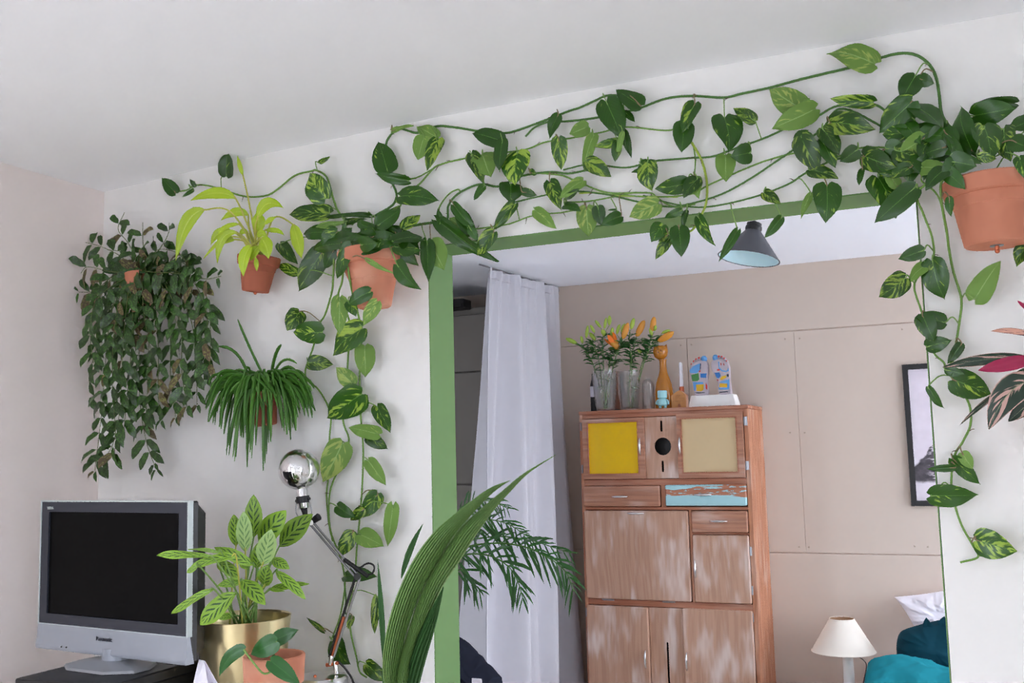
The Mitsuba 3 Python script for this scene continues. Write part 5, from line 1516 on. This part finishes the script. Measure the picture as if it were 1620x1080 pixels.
for b, t, w, off, fl in CAL:
    B, Tt = at(*rp('J', *b), -(off if off > .55 else off * .75 + .36 * .25)), at(*rp('J', *t), -off)
    Wm = w / REG['J'][2] * mpp(*rp('J', *b), -off)
    N = n_(facing(B, rg, .2, .1) + [0, 0, .25])
    L = np.linalg.norm(B - Tt)
    me, uv = leaf(B, Tt, Wm, N, OVAL, 0, rg.uniform(.1, .35), .06 if fl == 0 else .03, .03, flip=bool(fl), rng=rg, nt=13)
    k = add(CA + '__leaf', me, CALA, True, uv)
    r0 = gc + np.array([rg.uniform(-.04, .04), rg.uniform(-.04, .03), gz - .042])
    mid = (r0 * .55 + B * .45) + [0, 0, .02]
    add(k + '__stalk', tube(spline([r0, mid, B, B + (Tt - B) * .1], 6), np.linspace(.003, .0018, 19), 6), 'mat_lime_stem' if rg.random() < .5 else 'mat_petiole', True)

# small terracotta pot with a young plant
YP = thing('young_plant', 'young dark green plant in a small terracotta pot before the gold pot', 'potted plant')
SY = -.56
tl_, tr_ = at(*rp('J', 522, 942), SY), at(*rp('J', 788, 912), SY)
sc_ = (tl_ + tr_) / 2
sR = (tr_[0] - tl_[0]) / 2
add(YP + '__pot', frame_to(pot_mesh(sR, sR * .68, sc_[2] - LZ2 - .001, .38), [sc_[0], SY, LZ2 + .001], (0, 0, 1)), 'mat_terracotta', 25)
add(YP + '__soil', frame_to(lathe([(.0004, 0), (sR * .86, -.003)], 32), [sc_[0], SY, sc_[2] - .025], (0, 0, 1)), 'mat_soil', True)
rg = random.Random(61)
for b, t, w, off, fl, ct in (((668, 858), (530, 930), 112, .66, 0, None), ((660, 850), (783, 795), 88, .52, 0, None), ((492, 902), (360, 1046), 74, .70, 0, (410, 910)), ((636, 962), (794, 1090), 94, .72, 0, None)):
    B, Tt = at(*rp('J', *b), -off), at(*rp('J', *t), -off)
    Wm = w / REG['J'][2] * mpp(*rp('J', *b), -off)
    me, uv = leaf(B, Tt, Wm, facing(B, rg, .1, .1), HEART, .08, .25, .05, .02, ctrl=None if ct is None else at(*rp('J', *ct), -off), rng=rg)
    k = add(YP + '__leaf', me, DARKLEAF, True, uv)
    r0 = np.array([sc_[0] + rg.uniform(-.01, .01), SY, sc_[2] - .026])
    if ct is not None:
        pth = [r0, at(*rp('J', 650, 1010), -.66), at(*rp('J', 600, 1030), -.70), at(*rp('J', 550, 980), -.72), B]
    elif b[0] == 636:
        pth = [r0, at(*rp('J', 660, 1000), -.66), at(*rp('J', 632, 1000), -.70), B]
    else:
        pth = [r0, (r0 + B) / 2 + [0, 0, .02], B]
    ps = spline(pth, 7)
    add(k + '__petiole', tube(ps, .0026, 7), 'mat_petiole', True)
add(YP + '__stem', tube(spline([[sc_[0], SY, sc_[2] - .026], at(*rp('J', 648, 930), -.58), at(*rp('J', 655, 850), -.58)], 8), .0035, 7), 'mat_root', True)

# ------------------------------------------------------------------ chrome desk lamp
dl_ = thing('desk_lamp', 'chrome globe desk lamp with black jointed arm', 'lamp')
DY = -.13
hp = lambda x, y, d=0.0: at(*rp('H', x, y), DY + d)  # noqa: E731
sH = mpp(480, 850, DY) / REG['H'][2]
gcn = hp(119, 145)
axs = n_(hp(143, 330) - hp(119, 145))
gRr = 90 * sH
# globe head: a sphere open to the back (its mouth faces the wall)
add(dl_ + '__globe', sphere(gcn, gRr, 4), 'mat_chrome', True, label='chrome globe head')
add(dl_ + '__socket', tube([hp(131, 225), hp(140, 315)], 24 * sH, 24), 'mat_chrome', True)
add(dl_ + '__socket_ring', tube([hp(134.5, 262), hp(137.5, 292)], 29 * sH, 24), 'mat_black', 30)
for s in (-1, 1):
    c = hp(136, 278)
    sdv = n_(np.cross(axs, [0, 1, 0]))
    add(dl_ + '__bracket_screw', sphere(c + sdv * s * 34 * sH, 7 * sH, 2), 'mat_black', True)
sdv = n_(np.cross(axs, [0, 1, 0]))
c = hp(136, 278)
sg = 1 if (sdv[0] < 0) else -1
brk = [c + sdv * sg * 34 * sH, hp(107, 335), hp(128, 362), hp(150, 358), hp(174, 340), c - sdv * sg * 34 * sH]
add(dl_ + '__bracket', tube(spline(brk, 8), 2.6 * sH, 6), 'mat_steel', True)
add(dl_ + '__plug', tube([hp(140, 312), hp(145, 336), hp(150, 360)], [15 * sH, 12 * sH, 5 * sH], 12), 'mat_black', True)
add(dl_ + '__joint', cat_([tube([hp(150, 385, -.012), hp(150, 385, .012)], 11 * sH, 14), tube([hp(170, 378, -.014), hp(170, 378, .014)], 12 * sH, 14)]), 'mat_chrome', 30)
add(dl_ + '__knob', tube([hp(180, 370), hp(206, 352)], [13 * sH, 17 * sH], 10), 'mat_black', 30)
for s in (-1, 1):
    o = np.array([7 * sH * s, 0, 5 * sH * s])
    add(dl_ + '__arm', tube([hp(172, 378) + o, hp(372, 612) + o], 5.5 * sH, 8), 'mat_steel', True)
    add(dl_ + '__arm', tube([hp(376, 618) + o * [1.6, 1, 0], hp(262, 965) + o * [1.6, 1, 0]], 6 * sH, 8), 'mat_black' if s < 0 else 'mat_steel', True)
add(dl_ + '__arm_cover', tube([hp(318, 540), hp(420, 612)], 9 * sH, 10), 'mat_black', True)
add(dl_ + '__spring', tube([hp(316, 790), hp(266, 960)], 7 * sH, 8), 'mat_copper', True)
add(dl_ + '__elbow', tube([hp(374, 614, -.014), hp(374, 614, .014)], 15 * sH, 16), 'mat_black', 30)
add(dl_ + '__cord_loop', tube(spline([hp(362, 600), hp(385, 578), (hp(420, 556)), hp(447, 566), hp(446, 590), hp(432, 604), hp(400, 606)], 8), 4 * sH, 8), 'mat_black', True)
bcn = hp(237, 1042)
add(dl_ + '__post', cat_([tube([hp(262, 960), hp(258, 1000)], 10 * sH, 12), tube([hp(276, 985), hp(284, 1040)], 9 * sH, 12)]), 'mat_chrome', True)
add(dl_ + '__clamp', tube([hp(240, 1002), hp(290, 992)], 8 * sH, 10), 'mat_copper', True)
bR_ = 108 * sH
bH = bcn[2] - LZ2
add(dl_ + '__base', frame_to(lathe([(.0005, 0), (bR_, 0), (bR_ + .001, .004), (bR_, bH - .008), (bR_ - .006, bH - .001), (bR_ - .012, bH), (.0005, bH + .003)], 64), [bcn[0], DY - .02, LZ2 + .001], (0, 0, 1)), 'mat_chrome', 25, label='chrome disc base')
add(dl_ + '__base_screw', sphere([bcn[0] - .005, DY - .05, bcn[2] + .004], .005, 2), 'mat_copper', True)
add(dl_ + '__cord', tube(spline([hp(290, 985, .01), hp(320, 1015, .02), hp(345, 1050, .03), hp(385, 1110, .06), [hp(420, 1150)[0], -.04, LZ2 + .004]], 8), 4.5 * sH, 8), 'mat_black', True)

# ------------------------------------------------------------------ large pleated palm leaf in front
BP = thing('young_palm', 'young palm with one big pleated leaf before the green jamb', 'potted palm')
PFY = -.72


def ppt(x, y, d=0.0):
    return at(*rp('P', x, y), PFY + d)


def lobe(left, right, dl0, dr0, pleats, m, amp=.006):
    l, r = spline([np.append(p, 0) for p in np.array(left, float)], 8)[:, :2], spline([np.append(p, 0) for p in np.array(right, float)], 8)[:, :2]
    def res(c, n):
        s = np.concatenate([[0], np.cumsum(np.linalg.norm(np.diff(c, axis=0), axis=1))])
        q = np.linspace(0, s[-1], n)
        return np.stack([np.interp(q, s, c[:, 0]), np.interp(q, s, c[:, 1])], 1)
    n, k = 46, pleats * 4
    l, r = res(l, n), res(r, n)
    V, UV = [], []
    for i in range(n):
        f = i / (n - 1)
        for j in range(k + 1):
            u = j / k
            p = l[i] * (1 - u) + r[i] * u
            w = np.linalg.norm(r[i] - l[i])
            bow = -.05 * math.sin(math.pi * u) * min(1, w / 120)
            pl = amp * (abs((j % 4) - 2) - 1) * min(1, w / 90)
            V.append(ppt(p[0], p[1], dl0 * (1 - u) + dr0 * u + bow + pl - .10 * f * f))
            UV.append([u, f])
    V = np.array(V)
    F = []
    q = k + 1
    for i in range(n - 1):
        for j in range(k):
            a = i * q + j
            F += [[a, a + 1, a + q + 1], [a, a + q + 1, a + q]]
    fr = trimesh.Trimesh(V, F, process=False)
    if fr.face_normals.mean(0)[1] > 0:
        fr.faces = fr.faces[:, ::-1]
    bk = fr.copy()
    bk.vertices = V - fr.vertex_normals * .0007
    bk.faces = fr.faces[:, ::-1]
    return cat_([fr, bk]), np.vstack([UV, UV])


L1 = ([(118, 1250), (105, 1080), (103, 940), (145, 740), (228, 545), (330, 402), (450, 300), (560, 217), (620, 187), (676, 170)], [(150, 1250), (160, 1080), (195, 905), (262, 700), (325, 575), (415, 425), (500, 325), (580, 240), (640, 192), (676, 170)])
L2 = ([(145, 1250), (155, 1080), (188, 930), (262, 700), (335, 550), (440, 390), (560, 282), (640, 215), (720, 148), (790, 105), (892, 48)], [(190, 1250), (215, 1080), (238, 940), (305, 790), (375, 640), (440, 545), (515, 425), (600, 305), (680, 215), (760, 135), (892, 48)])
L3 = ([(165, 1250), (175, 1080), (225, 930), (290, 800), (372, 650)], [(225, 1250), (268, 1080), (300, 960), (345, 800), (376, 652)])
for (a, b), d0, d1, pl, m in ((L1, 0.0, .01, 9, 'mat_heavy_green'), (L2, .012, .02, 8, 'mat_heavy_green'), (L3, .05, .06, 6, 'mat_heavy_green_dark')):
    me, uv = lobe(a, b, d0, d1, pl, m)
    add(BP + '__leaf_lobe', me, m, True, uv, label=None if m == 'mat_heavy_green' else 'darker lower lobe')
for b, c, t, w in (((108, 1010), (98, 760), (78, 525), 28), ((185, 610), (215, 480), (284, 362), 30), ((120, 1260), (112, 1120), (102, 930), 24)):
    B, C, Tt = ppt(*b, -.0 + .03), ppt(*c, .04), ppt(*t, .05)
    me, uv = leaf(B, Tt, w / REG['P'][2] * mpp(610, 950, PFY), (0.3, -1, .1), LANCE, 0, .5, 0, 0, ctrl=C, rng=rg)
    add(BP + '__spear_leaf', me, 'mat_heavy_green_dark', True)
bs_ = ppt(165, 1240)
base = np.array([bs_[0] + .03, PFY - .12, .34])
add(BP + '__stem', tube(spline([base, (base + bs_) / 2 + [.0, 0, 0], bs_ + [0, .0, .02], ppt(170, 1100, .02)], 8), np.linspace(.02, .006, 25), 10), 'mat_vine_dark', True)
pm = pot_mesh(.17, .13, .34)
pm.apply_translation([base[0], base[1], .003])
add(BP + '__pot', pm, 'mat_white_paint', 25)
add(BP + '__soil', frame_to(lathe([(.0004, 0), (.15, -.003)], 32), [base[0], base[1], .32], (0, 0, 1)), 'mat_soil', True)
add(BP + '__stem', tube([[base[0], base[1], .31], base + [0, 0, .02]], .022, 10), 'mat_vine_dark', True)

# ------------------------------------------------------------------ pink striped plant at the right edge
TR = thing('pink_striped_plant', 'pink and dark green striped plant in a wall pot at the right edge', 'potted plant')
SYY = -.16
spx = lambda x, y, d=0.0: at(*rp('S', x, y), SYY + d)  # noqa: E731
ptop_px = rp('S', 1010, 640)
tt2, bb2, aa2, r2 = wall_pot(TR, ptop_px, rp('S', 1015, 1000), -.13, 58, 38)
rg = random.Random(71)
for b, c, t, w, m, fl, d in (((700, 440), (450, 425), (128, 503), 78, TRIO, 0, -.05), ((760, 440), (560, 480), (362, 522), 92, TRIO, 1, -.09), ((780, 590), (560, 560), (432, 915), 190, TRIO, 0, -.08), ((640, 590), (430, 690), (240, 885), 38, TRIO, 0, -.02), ((760, 305), (600, 245), (448, 265), 42, PALEPINK, 0, -.03), ((720, 140), (660, 100), (620, 62), 26, TRIO, 1, 0),
                             ((770, 520), (680, 520), (578, 575), 60, TRIO, 0, .02), ((760, 700), (690, 740), (560, 860), 110, TRIO, 0, -.03)):
    B, C, Tt = spx(*b, d * .7), spx(*c, d), spx(*t, d * .8)
    me, uv = leaf(B, Tt, w / REG['S'][2] * mpp(1590, 600, SYY), facing(B, rg, .1, .1), OVAL, 0, .25, 0, .02, ctrl=C, flip=bool(fl), rng=rg, nt=14)
    k = add(TR + '__leaf', me, m, True, uv)
    add(k + '__petiole', tube(spline([tt2 + [rg.uniform(-.03, .03), rg.uniform(-.02, .02), -.01], (tt2 + B) / 2 + [0, 0, .04], B, B + (C - B) * .1], 6), .0025, 6), 'mat_petiole', True)
